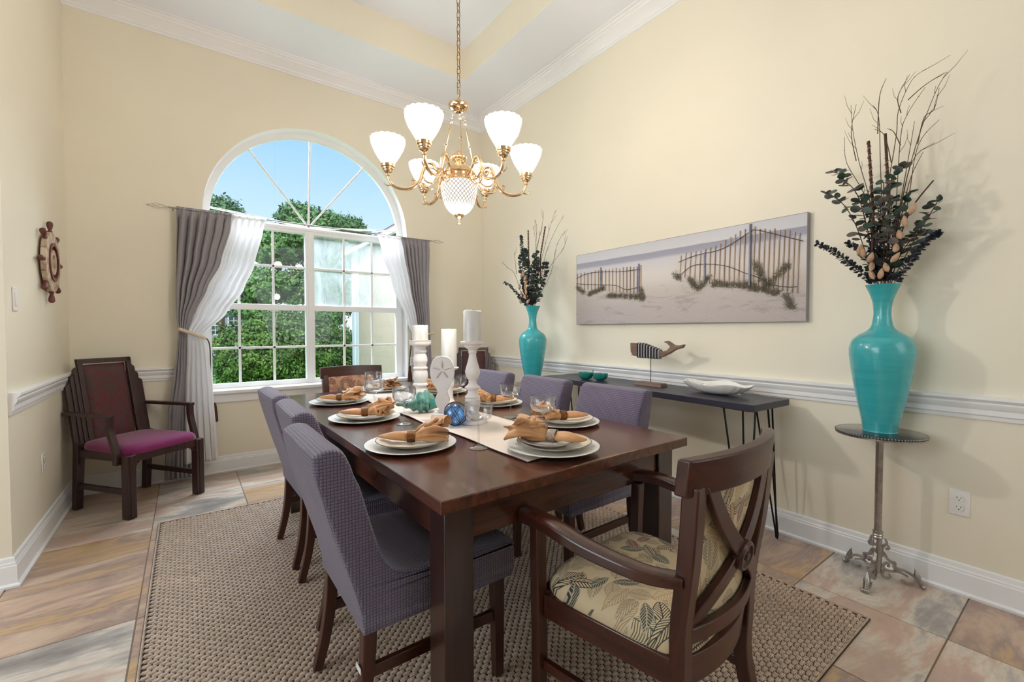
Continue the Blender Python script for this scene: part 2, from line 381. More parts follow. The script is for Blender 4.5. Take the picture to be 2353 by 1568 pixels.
def thing(name, label, cat, loc=(0, 0, 0), rz=0, group=None, parent=None):
    o = bpy.data.objects.new(name, None); COL.objects.link(o); o.empty_display_size = .1
    o.location = loc; o.rotation_euler = (0, 0, rz); return tag(o, label, cat, group)
def tag(o, label, cat, group=None, kind=None):
    if label: o['label'] = label
    if cat: o['category'] = cat
    if group: o['group'] = group
    if kind: o['kind'] = kind
    return o
def struct(o): o['kind'] = 'structure'; return o
def dup(root, loc, rz, label, group=None):
    r = root.copy(); COL.objects.link(r); r.location = loc; r.rotation_euler = (0, 0, rz); r['label'] = label
    if group: r['group'] = group
    for ch in [o for o in bpy.data.objects if o.parent == root]:
        c = ch.copy(); COL.objects.link(c); c.parent = r
        for g in [o for o in bpy.data.objects if o.parent == ch]:
            d = g.copy(); COL.objects.link(d); d.parent = c
    return r
def spline(pts, n=6):
    """catmull-rom through 2D/3D points"""
    P_ = [Vector(p) if len(p) == 3 else Vector((p[0], p[1], 0)) for p in pts]; out = []
    for i in range(len(P_)-1):
        a, b, c, d = P_[max(i-1, 0)], P_[i], P_[i+1], P_[min(i+2, len(P_)-1)]
        for k in range(n):
            t = k/n; out.append(.5*((2*b)+(c-a)*t+(2*a-5*b+4*c-d)*t*t+(3*b-a-3*c+d)*t**3))
    out.append(P_[-1]); return out
def sp2(pts, n=6): return [(p.x, p.y) for p in spline(pts, n)]
# ---------------- the room ----------------
XR, YB, XL, ZC = 2.808, 4.416, -.674, 3.6
WC, WZ, WR = 1.0, 2.157, .88          # window arch centre, spring height, radius
WX0, WX1, WSILL = WC-WR, WC+WR, .69
def archz(x): return WZ+math.sqrt(max(WR*WR-(x-WC)**2, 0))
def wall_back():
    b = MB(); T = .2
    xs = [WC-WR*math.cos(PI*i/48) for i in range(49)]
    for y in (YB, YB+T):
        b.add([(XL-.13, y, 0), (WX0, y, 0), (WX0, y, ZC+.4), (XL-.13, y, ZC+.4)], [(0, 1, 2, 3)])
        b.add([(WX1, y, 0), (XR+.13, y, 0), (XR+.13, y, ZC+.4), (WX1, y, ZC+.4)], [(0, 1, 2, 3)])
        b.add([(WX0, y, 0), (WX1, y, 0), (WX1, y, WSILL), (WX0, y, WSILL)], [(0, 1, 2, 3)])
        for a, c in zip(xs, xs[1:]): b.add([(a, y, archz(a)), (c, y, archz(c)), (c, y, ZC+.4), (a, y, ZC+.4)], [(0, 1, 2, 3)])
    return struct(b.obj('wall_back', WALL, smooth=0, fixn=False))
wb = wall_back()
# white jamb lining round the opening (part of the window)
win = MB()
ring = [(WX0, WSILL), (WX0, 1.4)]+[(WC-WR*math.cos(PI*i/48), WZ+WR*math.sin(PI*i/48)) for i in range(49)]+[(WX1, 1.4), (WX1, WSILL)]
win.add([(x, YB-.001, z) for x, z in ring]+[(x, YB+.2, z) for x, z in ring], [(i, i+1, len(ring)+i+1, len(ring)+i) for i in range(len(ring)-1)])
window = struct(win.obj('window_1', WHITE, smooth=40, fixn=False))
struct(MB().box((XR, -2.6, 0), (XR+.13, YB, ZC+.4)).obj('wall_right', WALL, smooth=0))
struct(MB().box((XL-.13, 3.03, 0), (XL, YB, ZC+.4)).obj('wall_left', WALL, smooth=0))
struct(MB().box((-3.7, -2.73, 0), (XR+.13, -2.6, ZC+.4)).obj('wall_rear', WALL, smooth=0))
struct(MB().box((-3.83, -2.73, 0), (-3.7, 3.2, ZC+.4)).obj('wall_foyer', WALL, smooth=0))
struct(MB().box((-3.7, 3.03, 0), (XL-.13, 3.16, ZC+.4)).obj('wall_foyer_front', WALL, smooth=0))
# ceiling with a raised tray
tx0, tx1, ty0, ty1, tz = -.06, 2.195, .15, 3.74, 3.89
c = MB(); X0, X1, Y0, Y1 = -3.83, XR+.13, -2.73, YB
for a in (((X0, Y0), (X1, ty0)), ((X0, ty1), (X1, Y1)), ((X0, ty0), (tx0, ty1)), ((tx1, ty0), (X1, ty1))):
    (xa, ya), (xb, yb) = a; c.add([(xa, ya, ZC), (xb, ya, ZC), (xb, yb, ZC), (xa, yb, ZC)], [(0, 1, 2, 3)])
c.add([(tx0, ty0, tz), (tx1, ty0, tz), (tx1, ty1, tz), (tx0, ty1, tz)], [(0, 1, 2, 3)])
c.add([(X0, Y0, 4.02), (X1, Y0, 4.02), (X1, Y1, 4.02), (X0, Y1, 4.02)], [(0, 1, 2, 3)])
ceil = struct(c.obj('ceiling', CEIL, smooth=0, fixn=False))
t = MB()
for p, q in (((tx0, ty1), (tx1, ty1)), ((tx1, ty1), (tx1, ty0)), ((tx1, ty0), (tx0, ty0)), ((tx0, ty0), (tx0, ty1))):
    t.add([(p[0], p[1], ZC), (q[0], q[1], ZC), (q[0], q[1], tz), (p[0], p[1], tz)], [(0, 1, 2, 3)])
t.obj('tray_side', WALL, ceil, smooth=0, fixn=False)
# floor: grout slab with separate tiles
fl = struct(MB().box((-3.83, -2.73, -.12), (XR+.13, YB, -.004)).obj('floor', GROUT, smooth=0))
pt = .507; tm = None
for i in range(-3, 6):
    for j in range(0, 9):
        x0 = -.187+i*pt; y0 = .352+(j-1)*pt; x1 = x0+pt; y1 = y0+pt
        x1 = min(x1, XR); y1 = min(y1, YB); g = .0025
        if x1-x0 < .03 or y1-y0 < .03 or x0 > XR: continue
        full = x1-x0 > pt-.001 and y1-y0 > pt-.001
        if full and tm:
            o = bpy.data.objects.new('tile', tm); COL.objects.link(o); o.parent = fl
        else:
            w, d = x1-x0, y1-y0
            o = MB().box((g, g, -.006), (w-g, d-g, .0)).obj('tile', TILE, fl, smooth=0, bevel=.0015, seg=1)
            if full: tm = o.data
        if full and not o.modifiers:
            md = o.modifiers.new('b', 'BEVEL'); md.width = .0015; md.segments = 1
        o.location = (x0, y0, random.uniform(-.0006, 0))
# mouldings, swept profiles: (out from wall, height)
def moulding(name, pts, prof, parent=None, up=(0, 0, 1)):
    """pts: floor path; room is on the right-hand side of travel"""
    b = MB(); n = len(pts); vs = []
    for i, p in enumerate(pts):
        p = Vector((p[0], p[1])); d0 = (p-Vector(pts[i-1][:2])).normalized() if i else None; d1 = (Vector(pts[i+1][:2])-p).normalized() if i < n-1 else None
        n0 = Vector((d0.y, -d0.x)) if d0 else None; n1 = Vector((d1.y, -d1.x)) if d1 else None
        if n0 and n1: m = (n0+n1).normalized(); m /= max(m.dot(n0), .2)
        else: m = n0 or n1
        for (o, z) in prof: vs.append((p.x+m.x*o, p.y+m.y*o, z))
    k = len(prof); fs = [(i*k+q, (i+1)*k+q, (i+1)*k+(q+1) % k, i*k+(q+1) % k) for i in range(n-1) for q in range(k)]
    fs += [tuple(range(k)), tuple((n-1)*k+q for q in reversed(range(k)))]
    b.add(vs, fs); return b.obj(name, WHITE, parent, smooth=20)
BASE = [(0, 0), (.028, 0), (.03, .012), (.018, .02), (.018, .10), (.015, .104), (.015, .112), (.011, .118), (.009, .135), (.003, .14), (0, .14)]
RAIL = [(0, .80), (.010, .802), (.012, .818), (.018, .824), (.018, .846), (.026, .858), (.030, .872), (.026, .878), (.034, .886), (.040, .892), (.040, .903), (.0, .906)]
CROWN = [(0, 3.485), (.010, 3.487), (.014, 3.50), (.022, 3.505), (.026, 3.52), (.04, 3.535), (.062, 3.555), (.082, 3.565), (.086, 3.578), (.1, 3.582), (.104, 3.592), (.125, 3.594), (.13, 3.602), (0, 3.602)]
struct(moulding('baseboard_right', [(XR, YB-.0), (XR, -2.6)], BASE))
struct(moulding('baseboard_back', [(XL, YB), (XR, YB)], BASE))
struct(moulding('baseboard_left', [(XL-.13, 3.03+.3), (XL-.13, 3.03), (XL, 3.03), (XL, YB)][:4], [( o, z) for o, z in BASE]))
struct(moulding('trim_1', [(XR, YB), (XR, -2.6)], RAIL))
struct(moulding('trim_2', [(XL, YB), (WX0-.02, YB)], RAIL))
struct(moulding('trim_3', [(WX1+.02, YB), (XR, YB)], RAIL))
struct(moulding('trim_4', [(XL, 3.04), (XL, YB)], RAIL))
struct(moulding('trim_5', [(-.674, 3.03), (XL, YB), (XR, YB), (XR, -2.6)], CROWN))

# window parts
W = window; gy = YB+.13
def frame_bar(p, q, w, d, name='mullion'):
    return MB().bar((p[0], gy, p[1]), (q[0], gy, q[1]), d, w, (0, 0, 1) if abs(q[0]-p[0]) > abs(q[1]-p[1]) else (1, 0, 0))
ri = WR-.035
b = MB(); path = [(WX0+.018, gy, WSILL+.02)]+[(WC-(WR-.018)*math.cos(PI*i/48), gy, WZ+(WR-.018)*math.sin(PI*i/48)) for i in range(49)]+[(WX1-.018, gy, WSILL+.02)]
n = len(path); 
for i in range(n-1):
    pass
b.sweep(path, [(-.035, -.018), (-.035, .018), (.035, .018), (.035, -.018)], (0, 1, 0)); b.obj('window_frame', WHITE, W, smooth=40, bevel=0)
b = MB(); b.box((WX0, gy-.035, 2.10), (WX1, gy+.035, 2.165)).box((WX0, gy-.05, 2.125), (WX1, gy-.03, 2.15)); b.obj('transom_bar', WHITE, W, bevel=.003)
for x0, x1, nm in ((.95-.038, .95+.038, 'mullion'),):
    MB().box((x0, gy-.04, WSILL), (x1, gy+.03, 2.12)).box((x0+.02, gy-.048, WSILL), (x1-.02, gy-.03, 2.10)).obj(nm, WHITE, W, bevel=.003)
xsL = (WX0+.035, .375, .645, .912); xsR = (.988, 1.268, 1.547, 1.805)
xsL = (.14, .375, .645, .912)
pc = 0
for side, xs in enumerate((xsL, xsR)):
    MB().box((xs[0], gy-.03, 1.378), (xs[3], gy+.02, 1.43)).obj('meeting_rail', WHITE, W, bevel=.003)
    MB().box((xs[0], gy-.025, WSILL+.0), (xs[3], gy+.02, .735)).obj('bottom_rail', WHITE, W, bevel=.003)
    if side: MB().box((1.8, gy-.03, WSILL), (1.86, gy+.02, 2.10)).obj('side_stile', WHITE, W, bevel=.003)
    for x in xs[1:3]:
        for z0, z1 in ((.73, 1.38), (1.43, 2.10)):
            MB().box((x-.010, gy-.012, z0), (x+.010, gy+.008, z1)).obj('muntin', WHITE, W, bevel=.002)
    for z in (1.04, 1.78):
        MB().box((xs[0], gy-.012, z-.010), (xs[3], gy+.008, z+.010)).obj('muntin', WHITE, W, bevel=.002)
    for a, c_ in zip(xs, xs[1:]):
        for r, (z0, z1) in enumerate(((.735, 1.03), (1.05, 1.378), (1.43, 1.77), (1.79, 2.10))):
            m = PANE
            if side and r >= 2: m = FOG if a < 1.5 else FOG2
            MB().add([(a, gy, z0), (c_, gy, z0), (c_, gy, z1), (a, gy, z1)], [(0, 1, 2, 3)]).obj('pane', m, W, smooth=0)
hub = (.95, 2.17)
angs = [175, 128, 88.5, 52, 5]
pts = []
for a in angs:
    d = Vector((math.cos(math.radians(a)), math.sin(math.radians(a)))); h = Vector(hub)-Vector((WC, WZ))
    bq = h.dot(d); r_ = -bq+math.sqrt(bq*bq-(h.dot(h)-(WR-.03)**2)); pts.append((hub[0]+d.x*r_, hub[1]+d.y*r_))
    frame_bar(hub, pts[-1], .016, .016).obj('spoke', WHITE, W, smooth=0, bevel=.002)
aa = [180]+[math.degrees(math.atan2(p[1]-WZ, p[0]-WC)) for p in pts]+[0]
for a0, a1 in zip(aa, aa[1:]):
    poly = [hub]+[(WC+(WR-.02)*math.cos(math.radians(a0+(a1-a0)*k/10)), WZ+(WR-.02)*math.sin(math.radians(a0+(a1-a0)*k/10))) for k in range(11)]
    MB().add([(x, gy, z) for x, z in poly], [tuple(range(len(poly)))]).obj('fan_pane', PANE, W, smooth=0)
b = MB(); b.prism([(WX0-.05, YB-.045), (WX1+.05, YB-.045), (WX1+.05, YB-.0005), (WX1-.001, YB-.0005), (WX1-.001, gy), (WX0+.001, gy), (WX0+.001, YB-.0005), (WX0-.05, YB-.0005)], WSILL-.028, WSILL+.003, 'z'); b.obj('window_sill', WHITE, W, bevel=.006)
MB().box((WX0-.03, YB-.016, WSILL-.10), (WX1+.03, YB, WSILL-.028)).obj('sill_apron', WHITE, W, bevel=.004)

# switch and sockets
def plate(name, label, cat, loc, rz, switch=False):
    t = thing(name, label, cat, loc, rz)
    MB().box((-.035, -.006, -.0575), (.035, 0, .0575)).obj('cover_plate', PLAST, t, bevel=.003)
    if switch: MB().box((-.017, -.010, -.033), (.017, -.004, .033)).obj('rocker', PLAST, t, bevel=.002)
    else:
        for z in (-.021, .021):
            s_ = MB().lathe([(0, 0), (.0165, 0), (.0165, .003), (0, .003)], 24); s_.xf(Matrix.Translation((0, -.008, z)) @ Matrix.Rotation(PI/2, 4, 'X')); 
            s_ = s_.obj('socket', PLAST, t)
            h = MB(); h.box((-.008, -.0115, z), (-.006, -.010, z+.008)).box((.005, -.0115, z), (.007, -.010, z+.007)).box((-.002, -.0115, z-.009), (.002, -.010, z-.005)); h.obj('slot', DARKH, s_, smooth=0)
    return t
plate('light_switch', 'white rocker light switch on the left wall near its end', 'light switch', (XL, 3.175, 1.35), PI/2, True)
plate('wall_socket', 'white double socket low on the left wall', 'socket', (XL, 3.607, .44), PI/2)
plate('wall_socket', 'white double socket low on the right wall beyond the pewter stand', 'socket', (XR, .393, .412), -PI/2)

# ---------------- rug ----------------
rx0, rx1, ry0, ry1 = -.16, 2.25, .565, 3.46
rug = thing('woven_rug', 'brown basket weave jute rug under the dining table', 'rug', (rx0, ry0, 0))
MB().box((0, 0, .0005), (rx1-rx0, ry1-ry0, .006)).obj('backing', JUTED, rug, smooth=0)
def weave():
    lx, ly = .034, .0165; nx = int((rx1-rx0-.03)/lx); ny = int((ry1-ry0-.012)/ly)
    I, J = np.meshgrid(np.arange(nx), np.arange(ny), indexing='ij'); I = I.ravel(); J = J.ravel(); N = I.size
    xc = .008+(I+.5+.5*(J % 2))*lx; yc = .008+(J+.5)*ly
    prof = [(-.44, .006, .32), (-.25, .0112, .42), (.25, .0112, .42), (.44, .006, .32)]
    V = np.zeros((N, 12, 3)); rng = np.random.default_rng(2); jit = rng.uniform(-.0008, .0008, N)
    for a, (px, pz, pw) in enumerate(prof):
        for s_, q in ((-1, 0), (1, 1)):
            V[:, a*2+q] = np.stack([xc+px*lx, yc+s_*pw*ly+jit, np.full(N, pz)], 1)
    for q, (a, s_) in enumerate(((1, -1), (2, -1), (1, 1), (2, 1))):
        V[:, 8+q] = np.stack([xc+prof[a][0]*lx*1.05, yc+s_*.5*ly, np.full(N, .006)], 1)
    f = np.array([(0, 2, 3, 1), (2, 4, 5, 3), (4, 6, 7, 5), (8, 9, 4, 2), (3, 5, 11, 10)])
    Fa = (f[None]+12*np.arange(N)[:, None, None]).reshape(-1, 4)
    me = bpy.data.meshes.new('woven_strands'); me.vertices.add(N*12); me.vertices.foreach_set('co', V.ravel())
    me.loops.add(Fa.size); me.loops.foreach_set('vertex_index', Fa.ravel().astype(np.int32)); me.polygons.add(len(Fa))
    me.polygons.foreach_set('loop_start', np.arange(0, Fa.size, 4, dtype=np.int32)); me.polygons.foreach_set('loop_total', np.full(len(Fa), 4, np.int32))
    me.update(); me.validate(); me.materials.append(JUTE); o = bpy.data.objects.new('woven_strands', me); COL.objects.link(o); o.parent = rug; o['kind'] = 'stuff'
weave()
b = MB(); L_, D_ = rx1-rx0, ry1-ry0
b.tube([(.006, .006, .006), (L_-.006, .006, .006), (L_-.006, D_-.006, .006), (.006, D_-.006, .006)], .006, 8, closed=True); b.obj('bound_edge', JUTE, rug)
# ---------------- dining table ----------------
TZ = .76
tb = thing('dining_table', 'large dark brown wooden dining table with chipped near edge', 'table', (1.062, 2.135, 0), .012)
hx, hy = .562, 1.125
b = MB(); b.box((-hx, -hy, TZ-.036), (hx, hy, TZ)); b.obj('tabletop', TWOOD, tb, bevel=.003)
for sx in (-1, 1):
    for sy in (-1, 1):
        x0 = sx*(hx-.035-.046); y0 = sy*(hy-.045-.046)
        MB().box((x0-.046, y0-.046, .012 if True else 0), (x0+.046, y0+.046, TZ-.036)).obj('leg', TLEG, tb, bevel=.004)
ax, ay = hx-.06, hy-.07
for sy in (-1, 1): MB().box((-ax+.07, sy*ay-.012, .61), (ax-.07, sy*ay+.012, TZ-.036)).obj('apron', TWOODX, tb, bevel=.002)
for sx in (-1, 1): MB().box((sx*ax-.012, -ay+.06, .61), (sx*ax+.012, ay-.06, TZ-.036)).obj('apron', TWOOD, tb, bevel=.002)
# worn chip along the near edge: a thin ragged bare patch
b = MB(); ch = []
for i in range(25):
    t = i/24; x = -.10+.34*t; w = .004+.012*math.sin(PI*t)*(.7+.5*random.random()); ch.append((x, w))
vs = [(x, -hy+.0005, TZ+.0006) for x, w in ch]+[(x, -hy+w, TZ+.0006) for x, w in ch]
b.add(vs, [(i, i+1, 26+i, 25+i) for i in range(24)]); b.obj('worn_edge', P('bare worn wood', (150, 112, 84), .7, var=.4, vscale=60), tb, smooth=0)

# table runner lies on the table
rn = MB()
def rf(u, v):
    x = (u-.5)*.355+.004*math.sin(v*23)*(1 if u > .5 else -1)*abs(u-.5)*2; y = -.995+v*2.10
    h = .0015+.003*max(0, math.sin(v*17+u*5)*math.sin(v*31+u*9+1))+.0015*math.sin(u*40+v*9)**2
    return (x, y, h+.0005)
rn.grid(rf, 24, 150)
runner = rn.obj('table_runner', CREAM, None, smooth=180, loc=(1.062, 2.13, TZ+.001), rot=(0, 0, .012), solid=.0012)
tag(runner, 'cream satin runner with dark hem down the middle of the table', 'table runner')
hm = MB()
for sx in (-1, 1): hm.tube([Vector(rf(.5+sx*.5, k/149))+Vector((sx*.001, 0, .0006)) for k in range(150)], .0016, 5)
hm.obj('dark_hem', P('dark hem', (70, 60, 70), .8), runner)

# ---------------- slipcovered chairs ----------------
def slip_chair(label, loc, rz, sticker=False):
    t = thing('slipcovered_chair', label, 'chair', loc, rz, 'slipcovered parsons chairs along the table sides')
    prof = [(.235, .355), (.25, .40), (.248, .455), (.225, .474), (.0, .482), (-.10, .486), (-.155, .497), (-.19, .525), (-.212, .57), (-.235, .65), (-.265, .76), (-.300, .845),
            (-.314, .866), (-.346, .873), (-.376, .862), (-.387, .84), (-.364, .74), (-.325, .60), (-.288, .48), (-.268, .40), (-.262, .352)]
    prof = sp2(prof, 3); n = len(prof)
    m = MB(); cols = [-1, -.99, -.965, -.92, -.7, -.35, 0, .35, .7, .92, .965, .99, 1]; ins_ = {1: .013, .99: .006, .965: .0015, .92: 0}; vs = []
    nrm = []
    for i in range(n):
        p, q = prof[i-1], prof[(i+1) % n]; d = Vector((q[0]-p[0], q[1]-p[1])).normalized(); nrm.append(Vector((d.y, -d.x)))
    cyy = sum(p[0] for p in prof)/n
    sgn = 1 if sum(prof[i-1][0]*prof[i][1]-prof[i][0]*prof[i-1][1] for i in range(n)) < 0 else -1
    for ci, cx in enumerate(cols):
        ins = ins_.get(abs(cx), 0)
        for i, (y, z) in enumerate(prof):
            hw = .232-.012*max(0, (z-.5)/.37); low = 1 if z > .40 else .15
            wr = .003*math.sin(z*70+cx*6)*math.exp(-((z-.82)/.05)**2)*(1 if cx > .2 else 0)
            vs.append((cx*hw, y+sgn*nrm[i].x*ins*low+wr, z+sgn*nrm[i].y*ins*low))
    fs = [(c_*n+i, (c_+1)*n+i, (c_+1)*n+(i+1) % n, c_*n+(i+1) % n) for c_ in range(len(cols)-1) for i in range(n)]
    m.add(vs, fs); L0 = vs[:n]; L1_ = vs[-n:]
    
    from mathutils.geometry import tessellate_polygon
    tri = tessellate_polygon([[Vector((y, z, 0)) for y, z in prof]])
    kk = (len(cols)-1)*n; m.f += [tuple(t_) for t_ in tri]+[tuple(kk+i for i in reversed(t_)) for t_ in tri]; m.obj('slipcover', WAFFLE, t, smooth=50, uv='box', fixn=True)
    for sx in (-1, 1):
        # rear sabre leg
        pts = spline([(sx*.195, -.238, .40), (sx*.196, -.244, .25), (sx*.198, -.262, .12), (sx*.2, -.29, .003)], 4)
        lg = MB().sweep(pts, [(-.02, -.02), (-.02, .02), (.02, .02), (.02, -.02)], (0, 1, 0), scale=[1-.25*i/12 for i in range(13)]).obj('leg', CWOOD, t, smooth=40, bevel=.003)
        if sticker and sx > 0:
            MB().box((sx*.195-.02, -.2685, .235), (sx*.195+.018, -.2665, .25)).obj('paper_sticker', PAPER, lg, smooth=0)
        MB().sweep([(sx*.19, .20, .40), (sx*.19, .205, .003)], [(-.021, -.021), (-.021, .021), (.021, .021), (.021, -.021)], (0, 1, 0), scale=[1, .75]).obj('leg', CWOOD, t, bevel=.003)
        MB().box((sx*.19-.009, -.235, .20), (sx*.19+.009, .19, .235)).obj('stretcher', CWOODY, t, bevel=.002)
    return t
LX = .65
sl1 = slip_chair('grey purple waffle slipcovered chair at table left, nearest the camera', (LX-.012, 1.42, 0.0125), -PI/2, True)
sl0 = slip_chair('grey purple slipcovered chair in the middle of the left side', (LX+.05, 2.025, 0.0125), -PI/2-.02)
dup(sl0, (LX+.05, 2.58, 0.0125), -PI/2+.02, 'grey purple slipcovered chair at the window end of the left side')
RXC = 1.58
dup(sl0, (RXC, 1.635, 0.0125), PI/2+.02, 'lavender grey waffle slipcovered chair at right side, nearest the camera')
dup(sl0, (RXC-.01, 2.225, 0.0125), PI/2-.03, 'lavender grey slipcovered chair in the middle of the right side')
dup(sl0, (RXC-.03, 2.80, 0.0125), PI/2+.03, 'lavender grey slipcovered chair at the window end of the right side')

# ---------------- cross-back armchairs ----------------
def yback(x, z): return -.238+.9*x*x-.11*(z-.45)
def x_chair(label, loc, rz, cloth):
    t = thing('cross_back_armchair', label, 'armchair', loc, rz, 'leaf print armchairs at the table ends')
    sq = lambda a, c: [(-a, -c), (-a, c), (a, c), (a, -c)]
    for sx in (-1, 1):
        x = sx*.205
        pts = [(sx*.214, yback(x, .83)+.005, .83), (sx*.207, yback(x, .65), .65), (sx*.198, yback(x, .48)+.004, .48), (sx*.192, yback(x, .42)+.002, .36), (sx*.190, yback(x, .3)-.01, .2), (sx*.190, yback(x, .3)-.06, .003)]
        pts = spline(pts, 4); nn = len(pts)
        MB().sweep(pts, sq(.0225, .021), (0, 1, 0), scale=[1.0-.05*i/nn for i in range(nn)]).obj('rear_post', CWOOD, t, smooth=45, bevel=.004)
        fx = sx*.262
        MB().sweep(spline([(fx*.96, .235, .003), (fx*.98, .225, .2), (fx, .225, .42), (fx*1.02, .222, .604)], 4), sq(.02, .017), (0, 1, 0)).obj('front_post', CWOOD, t, smooth=45, bevel=.004)
        # arm: from rear post, bowing outwards to the front
        ap = spline([(sx*.215, yback(.2, .62)+.012, .594), (sx*.262, -.13, .598), (sx*.292, .02, .614), (sx*.292, .15, .630), (sx*.278, .265, .622)], 5); nn = len(ap)
        MB().sweep(ap, [(-.024, -.015), (-.024, .013), (-.014, .018), (.014, .018), (.024, .013), (.024, -.015)], (0, 0, 1), scale=[.9+.35*i/nn for i in range(nn)]).obj('arm', CWOODY, t, smooth=45, bevel=.004)
        MB().bar((sx*.20, -.19, .352), (sx*.245, .21, .352), .026, .07).obj('side_rail', CWOODY, t, bevel=.004)
        MB().bar((sx*.20, -.22, .17), (sx*.25, .21, .17), .02, .03).obj('stretcher', CWOODY, t, bevel=.003)
    # crest rail
    def rail(name, z0, z1, hw, th, off=0, arch=0):
        m = MB(); N = 24; vs = []
        for i in range(N+1):
            x = -hw+2*hw*i/N
            for (dy, z) in ((-th/2, z0), (-th/2, z1), (th/2, z1), (th/2, z0)):
                zz = z+arch*(1-(x/hw)**2); vs.append((x, yback(x, zz)+dy+off, zz))
        fs = [(i*4+q, (i+1)*4+q, (i+1)*4+(q+1) % 4, i*4+(q+1) % 4) for i in range(N) for q in range(4)]+[(0, 1, 2, 3), tuple(N*4+q for q in (3, 2, 1, 0))]
        m.add(vs, fs); return m.obj(name, CWOODX, t, smooth=35, bevel=.005, seg=3)
    rail('crest_rail', .805, .893, .252, .034, 0, .006)
    rail('lower_rail', .425, .468, .19, .022, 0)
    rail('seat_rail', .300, .385, .185, .026, .012)
    m = MB(); N = 10
    fr = [(-.245, .215), (-.2, .235), (-.1, .252), (0, .256), (.1, .252), (.2, .235), (.245, .215)]
    m.sweep([(x, y, .352) for x, y in fr], sq(.012, .038)).obj('seat_rail', CWOODX, t, bevel=.004)
    for sx in (-1, 1):
        cp = []
        for i in range(17):
            u = i/16; x = sx*(-.190+.372*u); z = .462+.372*u-.042*math.sin(PI*u); 
            x += sx*-.022*math.sin(2*PI*u)*.8; cp.append((x, yback(x, z)+.003*sx, z))
        MB().sweep(cp, sq(.009, .019), (0, 0, 1)) if False else None
        mm = MB(); mm.sweep(cp, sq(.022, .009), (0, 1, .1)); mm.obj('cross_splat', CWOODX, t, smooth=60, bevel=.003)
    zc = .606
    md = MB().lathe([(0, 0), (.040, 0), (.040, .018), (.036, .024), (.030, .024), (.028, .019), (.012, .019), (.010, .025), (0, .027)], 32); md.xf(Matrix.Translation((0, yback(0, zc)+.004, zc)) @ Matrix.Rotation(PI/2+.15, 4, 'X')); md.obj('medallion', CWOODX, t, smooth=30)
    # seat cushion
    def seat(u, v):
        a = u*2*PI; ca, sa = math.cos(a), math.sin(a); e_ = .34
        r = (abs(ca)**(2/e_)+abs(sa)**(2/e_))**(-e_/2)
        x, y = ca*r, sa*r; k = [1, 1.02, 1.02, .98, .85, .55, .0][v]; z = [.384, .393, .413, .436, .455, .465, .468][v]
        w = .229+.020*y
        return (x*w*k, (y*.222+.012)*k+.005*(1-x*x)*(y > 0)*k, z-.008*(1-k))
    m = MB(); nu = 56
    vs = [seat(i/nu, j) for j in range(7) for i in range(nu)]
    fs = [(j*nu+i, j*nu+(i+1) % nu, (j+1)*nu+(i+1) % nu, (j+1)*nu+i) for j in range(6) for i in range(nu)]+[tuple(reversed(range(nu)))]
    m.add(vs, fs); m.obj('seat_cushion', cloth, t, smooth=60, uv=lambda c: (c.x+.37, c.y+.2+(c.z*.5)))
    # upholstered panel inside the back
    def bp(x, z, f): 
        return (x, yback(x, z)+.016+(.034*f*(1-(abs(x)/.19)**6)*(1-(abs(z-.63)/.186)**6)), z)
    m = MB(); N = 20; vs = []
    for f in (0, 1):
        for j in range(N+1):
            for i in range(N+1): vs.append(bp(-.187+.374*i/N, .445+.37*j/N, f))
    Q = (N+1)**2; fs = [(k*Q+j*(N+1)+i, k*Q+j*(N+1)+i+1, k*Q+(j+1)*(N+1)+i+1, k*Q+(j+1)*(N+1)+i) for k in (0, 1) for j in range(N) for i in range(N)]
    m.add(vs, fs); m.obj('back_cushion', cloth, t, smooth=60, uv=lambda c: (c.x, c.z))
    return t
x_chair('dark brown cross-back armchair with tan leaf print seat at near table end', (1.128, .815, .0125), .085, LEAFT)
xc2 = x_chair('dark brown armchair with rust leaf print back at the window end', (1.11, 3.50, .0065), PI+.03, LEAFR)
xc2.rotation_euler = (.022, 0, PI+.03)

